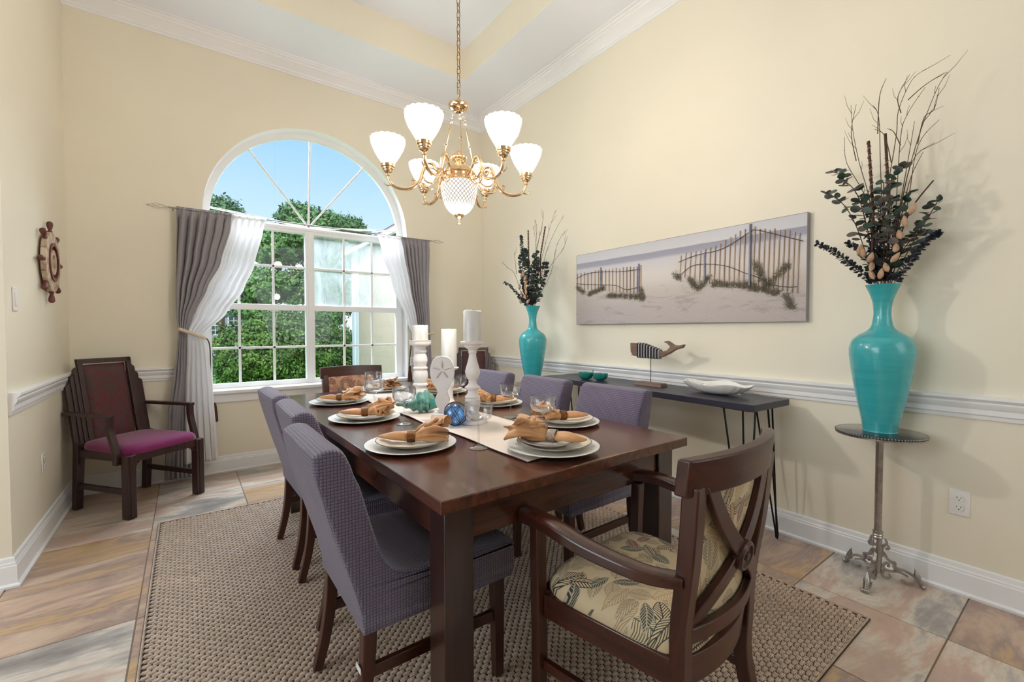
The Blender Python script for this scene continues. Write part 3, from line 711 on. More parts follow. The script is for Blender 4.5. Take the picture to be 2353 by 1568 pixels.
# ---------------- stepped-back corner chairs ----------------
def deco_chair(label, loc, rz):
    t = thing('stepped_back_armchair', label, 'armchair', loc, rz, 'stepped back armchairs in the corners')
    yb = lambda z: -.225-.20*(z-.40) if z > .40 else -.225-.09*(.40-z)
    steps = [(.135, .165, 1.0, .012), (.165, .187, .945, .004), (.187, .208, .895, -.004), (.208, .235, .84, -.012)]
    for sx in (-1, 1):
        # rear leg
        MB().sweep([(sx*.215, yb(.42)-.0, .45), (sx*.215, yb(0), .0)], [(-.023, -.023), (-.023, .023), (.023, .023), (.023, -.023)], (0, 1, 0), scale=[1, .9]).obj('leg', DWOOD, t, bevel=.003)
        lg = MB().box((sx*.228-.027, .215, 0), (sx*.228+.027, .269, .405)).obj('leg', DWOOD, t, bevel=.003)
        MB().box((sx*.228-.010, .268, 0.0), (sx*.228+.010, .273, .40)).obj('leg_reed', DWOOD, lg, bevel=.002)
        for i, (a, c_, zt, off) in enumerate(steps):
            th = .026
            m = MB(); zb = .40
            pl = []
            for dx, z in ((a, zb), (c_, zb), (c_, zt-.022 if i else zt), (c_-.006, zt-.012 if i else zt), (a+.003, zt), (a, zt)):
                pl.append((sx*dx, z))
            vs = [(x, yb(z)+off-th/2, z) for x, z in pl]+[(x, yb(z)+off+th/2, z) for x, z in pl]; n = len(pl)
            m.add(vs, [tuple(range(n)), tuple(n+i_ for i_ in reversed(range(n)))]+[(i_, n+i_, n+(i_+1) % n, (i_+1) % n) for i_ in range(n)])
            m.obj('back_slat', DWOOD, t, smooth=0, bevel=.0025)
        # arm and its curved support
        MB().bar((sx*.245, yb(.64)-.03, .648), (sx*.262, .155, .648), .04, .022).obj('arm', DWOOD, t, bevel=.003)
        sp_ = spline([(sx*.26, .135, .638), (sx*.26, .138, .56), (sx*.258, .165, .47), (sx*.256, .185, .40), (sx*.256, .185, .345)], 4)
        MB().sweep(sp_, [(-.018, -.016), (-.018, .016), (.018, .016), (.018, -.016)], (0, 1, 0)).obj('arm_support', DWOOD, t, bevel=.003)
        MB().box((sx*.215-.014, -.235, .355), (sx*.215+.014, .225, .405)).obj('seat_rail', DWOOD, t, bevel=.002)
        MB().box((sx*.218-.010, -.25, .145), (sx*.218+.010, .225, .18)).obj('stretcher', DWOOD, t, bevel=.002)
        for (y0, d) in ((.215, -1), (-.205, 1)):
            m = MB(); pl = [(0, 0), (.038*d, 0), (.036*d, -.010), (.022*d, -.016), (.018*d, -.030), (.010*d, -.034), (.006*d, -.052), (0, -.055)]
            m.prism([(y0+a, .356+z) for a, z in pl], sx*.218-.006, sx*.218+.006, 'x'); m.obj('corner_bracket', DWOOD, t, smooth=0)
        m = MB(); pl = [(0, 0), (.038, 0), (.036, -.010), (.022, -.016), (.018, -.030), (.010, -.034), (.006, -.052), (0, -.055)]
        m.prism([(sx*(.202-a), .356+z) for a, z in pl], .236, .248, 'y'); m.obj('corner_bracket', DWOOD, t, smooth=0)
    MB().box((-.205, .228, .355), (.205, .256, .405)).obj('seat_rail', DWOOD, t, bevel=.002)
    MB().box((-.195, -.24, .355), (.195, -.215, .41)).obj('seat_rail', DWOOD, t, bevel=.002)
    # top of the centre frame and the upholstered panel
    MB().add([(x, yb(z)+.012+dy, z) for dy in (-.013, .013) for x, z in ((-.165, .968), (.165, .968), (.165, 1.0), (-.165, 1.0))], [(0, 1, 2, 3), (7, 6, 5, 4), (0, 4, 5, 1), (1, 5, 6, 2), (2, 6, 7, 3), (3, 7, 4, 0)]).obj('top_rail', DWOOD, t, smooth=0, bevel=.002)
    m = MB(); N = 14; vs = []
    for f in (0, 1):
        for j in range(N+1):
            for i in range(N+1):
                x = -.128+.256*i/N; z = .43+.53*j/N; k = (1-(abs(x)/.128)**8)*(1-(abs(z-.695)/.265)**12)
                vs.append((x, yb(z)+.006+f*.020*k, z))
    Q = (N+1)**2; m.add(vs, [(k*Q+j*(N+1)+i, k*Q+j*(N+1)+i+1, k*Q+(j+1)*(N+1)+i+1, k*Q+(j+1)*(N+1)+i) for k in (0, 1) for j in range(N) for i in range(N)])
    m.obj('back_upholstery', BROC, t, smooth=60)
    def seat(u, v):
        a = u*2*PI; ca, sa = math.cos(a), math.sin(a); e_ = .25; r = (abs(ca)**(2/e_)+abs(sa)**(2/e_))**(-e_/2)
        x, y = ca*r, sa*r; k = [1, 1.01, 1.0, .95, .8, .45, 0][v]; z = [.402, .415, .435, .452, .463, .469, .470][v]
        w = .226+.012*y; return (x*w*k, (y*.245)*k+.012, z)
    m = MB(); nu = 56; vs = [seat(i/nu, j) for j in range(7) for i in range(nu)]
    m.add(vs, [(j*nu+i, j*nu+(i+1) % nu, (j+1)*nu+(i+1) % nu, (j+1)*nu+i) for j in range(6) for i in range(nu)]+[tuple(reversed(range(nu)))])
    m.obj('seat_cushion', MAG, t, smooth=60)
    return t
d0 = deco_chair('dark stepped-back armchair with magenta seat in the left corner', (-.277, 4.007, 0), math.radians(-142.3))
dup(d0, (2.36, 3.93, 0), math.radians(143.1), 'dark stepped-back armchair in the right corner behind the candlesticks')

# ---------------- console ----------------
cz = .81
cs = thing('console_table', 'narrow dark console table on hairpin legs against right wall', 'console table', (2.548, 1.94, 0), math.radians(-2.4))
MB().box((-.19, -.875, cz-.036), (.19, .875, cz)).obj('top', CONS, cs, bevel=.002)
for sx in (-1, 1):
    for sy in (-1, 1):
        m = MB(); fx, fy = sx*.165, sy*.83
        f = Vector((fx, fy, .008)); a = Vector((fx-sx*.0, fy-sy*.13, cz-.038)); c_ = Vector((fx-sx*.10, fy-sy*.01, cz-.038)); d = Vector((fx-sx*.01, fy-sy*.03, cz-.038))
        def hp(p, q):
            u = (p-f); v = (q-f); e1 = (u-v).normalized()*.012
            return [p, f+e1+Vector((0, 0, .03)), f+e1*.6+Vector((0, 0, .006)), f-e1*.6+Vector((0, 0, .006)), f-e1+Vector((0, 0, .03)), q]
        m.tube(hp(a, c_), .005, 8); m.tube([d, f+Vector((0, 0, .02))], .005, 8)
        m.box((fx-.11 if sx > 0 else fx-.01, fy-.14 if sy > 0 else fy-.01, cz-.040), (fx+.01 if sx > 0 else fx+.11, fy+.01 if sy > 0 else fy+.14, cz-.036))
        m.obj('hairpin_leg', BLACKM, cs)
# ---------------- place settings ----------------
TT = TZ
def disc(prof, n=64): return MB().lathe(prof, n)
def charger(label, x, y, g='charger plates'):
    o = disc([(0, .003), (.11, .003), (.118, .002), (.150, .009), (.168, .013), (.169, .015), (.166, .0155), (.148, .0115), (.118, .006), (.11, .006), (0, .006)]).obj('charger_plate', CHARG, None, smooth=50, loc=(x, y, TT+.0005))
    b = disc([(.105, 0), (.112, 0), (.112, .004), (.105, .004)], 48); b.obj('foot_ring', CHARG, o)
    tag(o, label, 'charger plate', g)
def plate_(label, x, y, z, r, mat, g, rim=True):
    k = r/.135
    o = disc([(0, .0), (.075*k, .0), (.082*k, .002), (.098*k, .009), (.132*k, .020), (.135*k, .0225), (.132*k, .0235), (.096*k, .013), (.080*k, .006), (0, .005)]).obj('dinner_plate' if r > .12 else 'salad_plate', mat, None, smooth=60, loc=(x, y, z))
    if rim:
        t_ = MB().lathe([(.1335*k, .0225), (.1355*k, .0232), (.1345*k, .0245), (.1325*k, .0238)], 64, close=False); t_.obj('rim_line', P('dark rim line', (96, 86, 78), .4), o)
    tag(o, label, 'plate', g)
def napkin(label, x, y, z, ang, s=1.0, ringmat=None, seed=1, flip=1, tail=1.0):
    rnd = random.Random(seed); ph = [rnd.uniform(0, 6.28) for _ in range(6)]
    t = thing('napkin', label, 'napkin', (x, y, z), ang, 'golden napkins in rings')
    def fl(u, v, inner=0):
        # v 0 = ring, 1 = flared end
        a = u*2*PI; f = v**.62
        ry = (.017+.050*f)*(1-.45*inner); rz = (.014+.024*f)*(1-.45*inner)
        ru = 1+.32*v*math.sin(5*a+ph[0]+v*1.2)+.20*v*math.sin(9*a+ph[1]-v*2)+.09*v*math.sin(15*a+ph[3]+v*3)
        xx = (.012+.105*v+.018*v*math.sin(3*a+ph[2])+.010*v*math.sin(7*a+ph[3]))*(1+.05*inner)
        zz = .019+.018*math.sin(v*2.2)+rz*ru*math.sin(a)
        yy = ry*ru*math.cos(a)+.010*v*math.sin(ph[4])
        rr = math.hypot(xx*s, yy*s); return (xx*s, yy*s, max(zz*s, .0015+.001*math.sin(a*3)**2+.012*min(1, max(0, (rr-.065)/.05))))
    m = MB(); m.grid(lambda u, v: fl(u, v), 72, 22, True)
    m.grid(lambda u, v: fl(u+.13, .15+.72*v, 1), 60, 14, True)
    # soft rolled folds lying across the flare
    for k in range(3):
        a0 = ph[k]+k*1.5; pts = [Vector(fl((a0/6.28+.10*math.sin(q*1.3+k)) % 1, .08+.92*q/9)) + Vector((0, 0, .003)) for q in range(10)]
        m.tube([(p.x, p.y, p.z) for p in pts], [.005*s+.004*s*math.sin(PI*q/9) for q in range(10)], 8)
    def tl(u, v):
        a = u*2*PI; w = math.sin(PI*min(1, .16+.84*v)*.5+.0)
        k = (1-v)**.55
        ry = (.017+.013*math.sin(v*PI*.9))*(.12+.88*k); rz = (.015+.004*math.sin(v*PI))*(.15+.85*k)
        ru = 1+.10*math.sin(3*a+ph[5]+v*2); xx = -.010-.105*v*tail
        return (xx*s, (ry*ru*math.cos(a)+.012*v*flip)*s, max((.018+.006*v+.002*math.sin(v*5)+rz*ru*math.sin(a))*s, .0015+.012*min(1, max(0, (abs(xx)*s-.065)/.05))))
    m.grid(tl, 40, 18, True)
    m.obj('cloth', NAPK, t, smooth=180)
    r_ = MB(); pts = [(.0*s, .0225*s*math.cos(a), .0205*s+.0200*s*math.sin(a)) for a in [2*PI*i/32 for i in range(32)]]
    r_.sweep(pts, [(-.0, -.014*s), (-.0025, -.012*s), (-.003, 0), (-.0025, .012*s), (0, .014*s), (.0015, 0)], (1, 0, 0), closed=True)
    r_.obj('napkin_ring', ringmat or RING, t, smooth=50)
    return t
ST = [ # x, y, words, napkin angle, scale, silver ring
 (.676, 1.560, 'of the nearest setting on the left side', -28, 1.06, 0, 1),
 (.700, 2.170, 'of the middle setting on the left side', -24, 1.05, 0, 2),
 (.733, 2.740, 'of the left side setting nearest the window', -26, 1.0, 0, 3),
 (1.115, 3.085, 'of the head setting by the window', -60, .9, 0, 4),
 (1.430, 2.760, 'of the right side setting nearest the window', 160, 1.0, 0, 5),
 (1.450, 2.150, 'of the middle setting on the right side', 140, 1.05, 0, 6),
 (1.417, 1.520, 'of the nearest setting on the right side', 155, 1.05, 0, 7),
 (1.062, 1.195, 'of the end setting over the runner', 118, 1.15, 1, 8)]
for i, (x, y, w, an, sc, sv, sd) in enumerate(ST):
    z0 = TT+(.0085 if abs(x-1.06) < .1 else 0)
    o_ = bpy.data.objects
    charger('pale metallic charger plate '+w, x, y)
    bpy.data.objects[[o.name for o in bpy.data.objects if o.name.startswith('charger_plate')][-1]].location.z = z0+.0005
    plate_('cream dinner plate '+w, x+.004, y-.004, z0+.0075, .135, STONEW, 'dinner plates on the chargers')
    zz = z0+.0150
    if sv:
        plate_('small white rimmed plate stacked on the dinner plate at the end setting', x-.01, y+.012, zz, .108, CHINA, None); zz += .0075
    napkin('golden tan napkin '+('in silver ring ' if sv else 'in bronze ring ')+w, x, y, zz, math.radians(an), sc, RINGS if sv else None, sd)

def coupe(label, x, y, z=TT):
    ro = [(0, 0), (.031, 0), (.036, .0012), (.036, .002), (.030, .003), (.012, .006), (.006, .011), (.0042, .022), (.0038, .06), (.0042, .090), (.007, .098), (.016, .101), (.036, .106), (.046, .113), (.051, .124), (.0525, .140), (.053, .168), (.0515, .169),
          (.0510, .140), (.0495, .125), (.0445, .1155), (.035, .109), (.016, .1045), (0, .1035)]
    o = MB().lathe(sp2(ro, 1), 80, close=False, fn=lambda a, z_: 1+(.010*math.cos(40*a) if z_ > .115 else 0)).obj('coupe_glass', GLASS, None, smooth=70, loc=(x, y, z+.0006))
    tag(o, label, 'glass', 'stemmed coupe glasses')
coupe('clear stemmed coupe glass nearest the camera, beside the blue float', .866, 1.384)
coupe('clear coupe glass by the middle setting on the left side', .809, 1.943)
coupe('clear coupe glass by the left side setting nearest the window', .81, 2.35)
coupe('clear coupe glass by the window head setting, behind another', .96, 2.80)
coupe('clear coupe glass between the sand dollar stand and tall baluster candlestick', 1.288, 2.291)
coupe('clear coupe glass by the middle setting on the right side', 1.294, 1.77)
coupe('clear coupe glass just behind the end setting napkin', 1.17, 1.375)

# ---------------- centre pieces ----------------
RZ = TT+.006
def candle(label, x, y, z, r, h, wob=0):
    o = MB().lathe([(0, 0), (r, 0), (r, h-.003), (r-.002, h), (r-.006, h-.001), (r-.009, h-.008), (0, h-.010)], 48, fn=(lambda a, z_: 1) ).obj('pillar_candle', CANDLE, None, smooth=40, loc=(x, y, z))
    if wob:
        for v in o.data.vertices:
            if v.co.z > h-.004: v.co.z += wob*math.sin(2*math.atan2(v.co.y, v.co.x)+.6)
    MB().tube([(0, 0, h-.012), (.001, 0, h+.001), (.003, .001, h+.006)], .001, 6).obj('wick', DARKH, o)
    tag(o, label, 'candle', 'pillar candles'); return o
def stick(label, x, y, prof, n=48):
    o = MB().lathe(sp2(prof, 3), n).obj('candlestick', WHWOOD, None, smooth=35, loc=(x, y, RZ)); tag(o, label, 'candlestick'); return o
# tall baluster
stick('tall whitewashed baluster candlestick beside the blue float', 1.07, 1.762, [(0, 0), (.062, 0), (.064, .006), (.060, .012), (.052, .014), (.050, .022), (.036, .034), (.028, .050), (.034, .075), (.036, .10), (.034, .115), (.037, .120), (.034, .125), (.024, .135), (.023, .15), (.035, .160), (.036, .166), (.024, .176), (.018, .186), (.020, .192), (.018, .197), (.026, .208), (.034, .23), (.033, .248), (.024, .28), (.018, .305), (.017, .322), (.021, .328), (.018, .334), (.023, .342), (.036, .352), (.040, .362), (.053, .366), (.056, .372), (.053, .378), (0, .378)])
candle('tall silvery pillar candle on the tall baluster candlestick', 1.07, 1.762, RZ+.3785, .042, .142, .003)
stick('whitewashed candlestick of stacked balls nearest the window', 1.055, 2.30, [(0, 0), (.058, 0), (.060, .008), (.052, .016), (.034, .026), (.032, .05), (.041, .075), (.042, .09), (.034, .105), (.033, .118), (.042, .122), (.042, .130), (.034, .135), (.038, .15), (.042, .175), (.038, .20), (.033, .21), (.040, .214), (.040, .222), (.033, .227), (.037, .245), (.040, .26), (.036, .285), (.029, .298), (.034, .306), (.036, .316), (.032, .322), (.030, .335), (.05, .345), (.058, .350), (.060, .370), (.057, .373), (0, .373)])
candle('short speckled pillar candle on the ball candlestick', 1.055, 2.30, RZ+.3735, .044, .085)
stick('short white candlestick hidden behind the sand dollar stand', 1.19, 2.215, [(0, 0), (.05, 0), (.052, .01), (.04, .02), (.025, .04), (.022, .09), (.03, .13), (.024, .17), (.03, .2), (.05, .212), (.052, .222), (0, .222)])
candle('silvery pillar candle rising behind the sand dollar stand', 1.19, 2.215, RZ+.2225, .0435, .215)
# sand dollar stand: local frame, faces the camera side
sd = thing('sand_dollar_stand', 'carved white sand dollar on a block stand beside the blue float', 'ornament', (.985, 1.90, RZ), -.62)
m = MB(); m.add([(x, y, z) for z, k in ((0, 1), (.006, 1), (.030, .9), (.034, .82)) for x, y in ((-.055*k, -.04*k), (.055*k, -.04*k), (.055*k, .04*k), (-.055*k, .04*k))],
      [(3, 2, 1, 0), (12, 13, 14, 15)]+[(a*4+q, a*4+(q+1) % 4, a*4+4+(q+1) % 4, a*4+4+q) for a in range(3) for q in range(4)]); m.obj('base_block', WHWOOD, sd, smooth=0, bevel=.002)
out = sp2([(.022, .034), (.024, .046), (.016, .054), (.026, .066), (.034, .086), (.034, .104), (.026, .124), (.023, .138), (.033, .158), (.048, .184), (.056, .212), (.0575, .240), (.052, .270), (.034, .298), (0, .308)], 4)
poly = out+[(-x, z) for x, z in reversed(out[:-1])]
MB().prism(poly, -.011, .011, 'y').obj('dollar_body', WHWOOD, sd, smooth=30, bevel=.006, seg=3)
for k in range(5):
    a = PI/2+k*2*PI/5; c_ = (0, .240)
    mm = MB(); mm.tube([(c_[0]+math.cos(a)*r_, -.0135, c_[1]+math.sin(a)*r_) for r_ in (.008, .02, .034, .046)], [.0012, .003, .003, .001], 6); mm.obj('petal_mark', P('grey groove', (186, 180, 174), .7), sd)
# blue float in rope net
bl = MB(); N = 24; bl.lathe([(max(.052*math.sin(PI*i/N), 0), -.052*math.cos(PI*i/N)) for i in range(N+1)], 48)
bf = bl.obj('glass_float', BLUEG, None, smooth=180, loc=(.972, 1.752, RZ+.0535)); tag(bf, 'blue glass fishing float in a rope net', 'glass float')
nt_ = MB()
for s_ in (-1, 1):
    for k in range(6):
        nt_.tube([(.0535*math.sin(PI*t)*math.cos(2*PI*k/6+s_*t*2.1), .0535*math.sin(PI*t)*math.sin(2*PI*k/6+s_*t*2.1), -.0535*math.cos(PI*t)) for t in [i/20 for i in range(1, 21)]], .0016, 5)
nt_.tube([(.012*math.cos(a), .012*math.sin(a), .052) for a in [2*PI*i/12 for i in range(12)]], .002, 5, closed=True)
nt_.obj('rope_net', ROPE, bf)
# teal conch
def m_shell():
    m, nt, b = nmat('green glazed shell'); v = coords(nt, 'Object'); vo = node(nt, 'TexVoronoi'); vo.inputs['Scale'].default_value = 160; nt.links.new(v, vo.inputs['Vector'])
    n1 = noise(nt, v, 25, 4); c = ramp(nt, n1, [(.35, lin((52, 116, 106))), (.6, lin((112, 172, 156)))]); c = mixc(nt, ramp(nt, vo.outputs[0], [(.1, (1, 1, 1)), (.35, (0, 0, 0))]), c, lin((44, 72, 62)))
    nt.links.new(c, b.inputs['Base Color']); b.inputs['Roughness'].default_value = .25; b.inputs['Coat Weight'].default_value = .5; bump(nt, b, vo.outputs[0], .5, .002); return m
sh = MB(); prof = []
for i in range(70):
    t = i/69; x = .20*t; env = .008+.046*math.sin(min(1, t*1.25)*PI*.5)**1.6*(1 if t < .72 else max(.0, 1-((t-.72)/.30)**2.2)); prof.append((max(env*(1+.13*math.sin(t*34)), .001), x))
sh.lathe(prof, 40, fn=lambda a, z: 1+.05*math.sin(9*a+z*60)+.10*math.sin(a+z*25)); sh.xf(Matrix.Translation((0, 0, .046)) @ Matrix.Rotation(PI/2, 4, 'Y') @ Matrix.Rotation(.0, 4, 'Z'))
so = sh.obj('conch_shell', m_shell(), None, smooth=180, loc=(.868, 2.185, RZ+.001), rot=(0, -.05, -.30)); tag(so, 'green glazed ceramic conch shell left of the sand dollar stand', 'shell')
m = MB(); m.grid(lambda u, v: (.165+.045*v, -.040+.016*math.cos(u*2*PI)*(1-.5*v), .035+.030*math.sin(u*2*PI)*(1-.3*v)), 20, 6, True); m.obj('shell_lip', TEAL, so, smooth=180)

# ---------------- chandelier ----------------
CX, CY = 1.067, 1.875
ch = thing('chandelier', 'six arm gold brass chandelier with frosted tulip shades and cut glass bowl', 'chandelier', (CX, CY, 0))
MB().lathe(sp2([(0, 2.236), (.018, 2.238), (.028, 2.247), (.045, 2.258), (.050, 2.270), (.047, 2.278), (.030, 2.290), (.016, 2.296), (.008, 2.306), (0, 2.310)], 3), 40, fn=lambda a, z: 1+.02*math.cos(16*a)).obj('top_crown', BRASS, ch, smooth=50)
MB().lathe([(0, 3.86), (.03, 3.862), (.055, 3.875), (.062, 3.889), (0, 3.889)], 40).obj('ceiling_rose', BRASS, ch)
nl = 47; z0 = 2.318; dz = (3.866-z0)/nl
lm = None
for i in range(nl):
    zc = z0+dz*(i+.5)
    if lm is None:
        h = .0235; w = .0085; pts = [(w*math.cos(a), 0, h*math.sin(a)) for a in [2*PI*k/16 for k in range(16)]]
        o = MB().tube(pts, .0019, 6, closed=True).obj('chain_link', BRASSD, ch); lm = o.data
    else:
        o = bpy.data.objects.new('chain_link', lm); COL.objects.link(o); o.parent = ch
    o.location = (0, 0, zc); o.rotation_euler = (0, 0, (i % 2)*PI/2+.4)
# three hanging rods
A0 = math.radians(-145.1)
for k in range(3):
    a = A0+math.radians(34+120*k); d = Vector((math.cos(a), math.sin(a), 0))
    m = MB(); p0 = d*.028+Vector((0, 0, 2.232)); p1 = d*.105+Vector((0, 0, 1.955))
    q0 = p0.lerp(p1, .14); m.tube([q0, p1], .0032, 8)
    for f in (0.0, .07): 
        c_ = p0.lerp(p1, f+.02); m.tube([c_+(d*.006*math.cos(t)+Vector((0, 0, .010*math.sin(t)))) if f else c_+(Vector((-d.y, d.x, 0))*.006*math.cos(t)+Vector((0, 0, .010*math.sin(t)))) for t in [2*PI*q/12 for q in range(12)]], .0016, 6, closed=True)
    for f in (.14, .5, .97):
        c_ = p0.lerp(p1, f); m.lathe([(0, -.006), (.005, -.004), (.007, 0), (.005, .004), (0, .006)], 12, c_)
    m.obj('hanging_rod', BRASS, ch)
MB().lathe(sp2([(0, 2.062), (.010, 2.058), (.012, 2.050), (.022, 2.044), (.036, 2.030), (.038, 2.018), (.030, 2.006), (.018, 1.998), (.022, 1.990), (.045, 1.982), (.066, 1.968), (.076, 1.950), (.078, 1.945), (.074, 1.940), (.076, 1.925), (.080, 1.920), (.083, 1.908), (.079, 1.902), (0, 1.900)], 3), 48, fn=lambda a, z: 1+(.04*math.cos(12*a) if z > 2.0 else 0)).obj('urn_body', BRASS, ch, smooth=40)
bo = MB(); bprof = sp2([(.080, 1.905), (.086, 1.895), (.086, 1.870), (.081, 1.835), (.068, 1.795), (.045, 1.765), (.018, 1.752), (0, 1.751)], 5)
bo.lathe(bprof, 84, fn=lambda a, z: 1+(.018*abs(math.sin(14*a)) if z > 1.86 else .008*math.sin(28*a)), close=False)
bo.obj('glass_bowl', BOWL, ch, smooth=60, uv=lambda c: (math.atan2(c.y, c.x)/(2*PI), c.z))
MB().lathe(sp2([(0, 1.708), (.006, 1.711), (.008, 1.718), (.005, 1.725), (.008, 1.731), (.020, 1.742), (.024, 1.752), (.018, 1.758), (0, 1.759)], 3), 24).obj('finial', BRASS, ch)
for k in range(6):
    a = A0+k*PI/3; Rm = Matrix.Rotation(a, 4, 'Z')
    m = MB()
    ap = spline([(.072, 0, 1.925), (.10, 0, 1.950), (.125, 0, 1.985), (.155, 0, 1.985), (.172, 0, 1.945), (.185, 0, 1.905), (.215, 0, 1.872), (.26, 0, 1.860), (.305, 0, 1.872), (.325, 0, 1.90), (.33, 0, 1.925)], 5)
    m.tube(ap, [.006+.0025*math.sin(PI*i/len(ap)) for i in range(len(ap))], 10)
    m.xf(Rm); arm = m.obj('arm', BRASS, ch, smooth=60)
    for pts_, r_ in (([(.135+.036*math.cos(t), 0, 1.932+.036*math.sin(t)) for t in [2*PI*q/28 for q in range(28)]], 0),
        ([(.215+(.004+.011*q/20)*math.cos(q*.45+1), 0, 1.893+(.004+.011*q/20)*math.sin(q*.45+1)) for q in range(22)], .003),
        ([(.168+(.003+.009*q/20)*math.cos(-q*.45+2), 0, 1.882+(.003+.009*q/20)*math.sin(-q*.45+2)) for q in range(22)], .003),
        (spline([(.18, 0, 1.90), (.165, 0, 1.868), (.135, 0, 1.866), (.105, 0, 1.885), (.085, 0, 1.915)], 5), .0036)):
        m = MB(); m.tube(pts_, r_ or .0042, 8, closed=not r_); m.xf(Rm); m.obj('scroll' if r_ else 'scroll_ring', BRASS, arm, smooth=60)
    m = MB()
    m.tube(spline([(.315, 0, 1.875), (.335, 0, 1.872), (.35, 0, 1.885)], 4), [.004]*4+[.003]*4+[.0015], 6)
    m.xf(Rm); m.obj('scroll', BRASS, arm, smooth=60)
    c = Rm @ Vector((.33, 0, 0))
    MB().lathe(sp2([(0, 1.915), (.008, 1.915), (.010, 1.922), (.008, 1.927), (.020, 1.936), (.022, 1.943), (.026, 1.946), (.027, 1.953), (.031, 1.956), (.032, 1.966), (.029, 1.969), (0, 1.969)], 2), 32, (c.x, c.y, 0)).obj('lamp_cup', BRASS, ch, smooth=35)
    sm = MB(); sp_ = sp2([(.026, 1.966), (.034, 1.980), (.048, 2.002), (.061, 2.026), (.0715, 2.052), (.0775, 2.072), (.078, 2.084)], 5)
    sm.lathe(sp_, 96, (c.x, c.y, 0), fn=lambda t, z: 1+.022*abs(math.sin(9*t))*max(0, (z-1.97)/.1), close=False)
    n96 = 96
    o = sm.obj('glass_shade', SHADE, ch, smooth=60, solid=.002)
    for i, v in enumerate(o.data.vertices):
        if v.co.z > 2.06: t = math.atan2(v.co.y-c.y, v.co.x-c.x); v.co.z += .004*abs(math.sin(9*t))*(v.co.z-2.06)/.028
    MB().lathe([(0, 1.968), (.012, 1.972), (.013, 1.985), (.026, 2.005), (.030, 2.022), (.024, 2.040), (.010, 2.048), (0, 2.050)], 24, (c.x, c.y, 0)).obj('bulb', (MATS.get('bulb') or (lambda: (MATS.__setitem__('bulb', (lambda mm: (setattr(mm, 'use_nodes', True), mm.node_tree.nodes['Principled BSDF'].inputs['Emission Color'].__setattr__('default_value', (1, .86, .66, 1)), mm.node_tree.nodes['Principled BSDF'].inputs['Emission Strength'].__setattr__('default_value', 3), mm)[-1])(bpy.data.materials.new('bulb'))), MATS['bulb'])[-1])()), ch)
    light('shade_bulb_light', 'POINT', (CX+c.x, CY+c.y, 2.10), (0, 0, 0), 3.6, (1, .91, .80), shadow_soft_size=.05)
light('bowl_bulb_light', 'POINT', (CX, CY, 1.68), (0, 0, 0), 12.5, (1, .93, .85), shadow_soft_size=.04)

# ---------------- curtains ----------------
def lerp_rows(rows, z):
    rows = sorted(rows, key=lambda r: -r[0])
    if z >= rows[0][0]: return rows[0][1:]
    for a, b in zip(rows, rows[1:]):
        if b[0] <= z <= a[0]:
            t = (a[0]-z)/(a[0]-b[0]); t = t*t*(3-2*t)*.5+t*.5
            return [p+(q-p)*t for p, q in zip(a[1:], b[1:])]
    return rows[-1][1:]
def drape(name, label, rows, folds, mat, ph=0, n=150, head=.03, y0=4.325):
    ztop = rows[0][0]; zbot = rows[-1][0]; NV = 110; m = MB(); rn_ = random.Random(int(ph*100)); w = [rn_.uniform(-.5, .5) for _ in range(8)]
    def f(u, v):
        z = ztop-(ztop-zbot)*v; xl, xr, amp, yo = lerp_rows(rows, z)
        wob = u+.045*math.sin(u*9+w[0])+.03*math.sin(u*19+w[1])
        x = xl+(xr-xl)*wob if 0 < u < 1 else (xl if u == 0 else xr)
        s1 = math.sin(2*PI*folds*wob+w[2]+.6*math.sin(v*3+w[3])); k = min(1, .15+(ztop-z)/.10)
        y = y0+yo+amp*k*s1+amp*.35*k*math.sin(2*PI*folds*2.1*wob+v*4)
        if z > ztop-head: y += .005*math.sin(2*PI*folds*4*u)
        x += amp*.35*k*math.cos(2*PI*folds*wob+w[2])
        return (x, y, z)
    m.grid(f, n, NV); o = m.obj(name, mat, None, smooth=180, fixn=False, solid=.0015)
    return tag(o, label, 'curtain')
drape('grey_drape', 'grey drape tied back at the left of the window', [(2.16, -.05, .345, .010, 0), (2.05, -.055, .33, .030, .01), (1.77, -.062, .262, .034, .01), (1.5, -.07, .150, .032, .01), (1.30, -.062, .050, .024, 0), (1.19, -.050, .015, .016, 0), (1.05, -.065, .03, .018, 0), (.88, -.085, .045, .022, 0), (.55, -.13, .035, .024, 0), (.035, -.165, .03, .026, 0)], 6.5, GREY, .3)
drape('sheer_curtain', 'white sheer curtain sweeping to the left tieback', [(2.155, .315, .568, .006, -.012), (2.05, .30, .535, .016, -.03), (1.74, .225, .462, .020, -.045), (1.54, .135, .385, .020, -.045), (1.34, .06, .262, .016, -.045), (1.165, .004, .112, .012, -.04), (1.05, .0, .135, .014, -.045), (.7, -.02, .158, .018, -.05), (.35, -.03, .175, .020, -.05), (.15, -.035, .185, .020, -.05)], 5, SHEER, 1.1)
drape('sheer_curtain', 'white sheer curtain sweeping to the right of the window', [(2.14, 1.527, 1.77, .006, -.02), (2.0, 1.56, 1.795, .014, -.02), (1.65, 1.675, 1.86, .014, -.02), (1.3, 1.825, 1.935, .012, -.02), (1.12, 1.895, 1.98, .010, -.02), (.9, 1.90, 1.99, .012, -.02), (.3, 1.89, 2.0, .014, -.02), (.15, 1.89, 2.0, .014, -.02)], 4, SHEER, 2.2)
drape('grey_drape', 'grey drape tied back at the right of the window', [(2.145, 1.755, 2.09, .010, 0), (2.0, 1.785, 2.085, .020, 0), (1.65, 1.85, 2.075, .020, 0), (1.3, 1.925, 2.085, .018, 0), (1.12, 1.96, 2.095, .014, 0), (.9, 1.955, 2.105, .018, 0), (.3, 1.94, 2.12, .02, 0), (.035, 1.94, 2.12, .02, 0)], 7, GREY, 3.1)
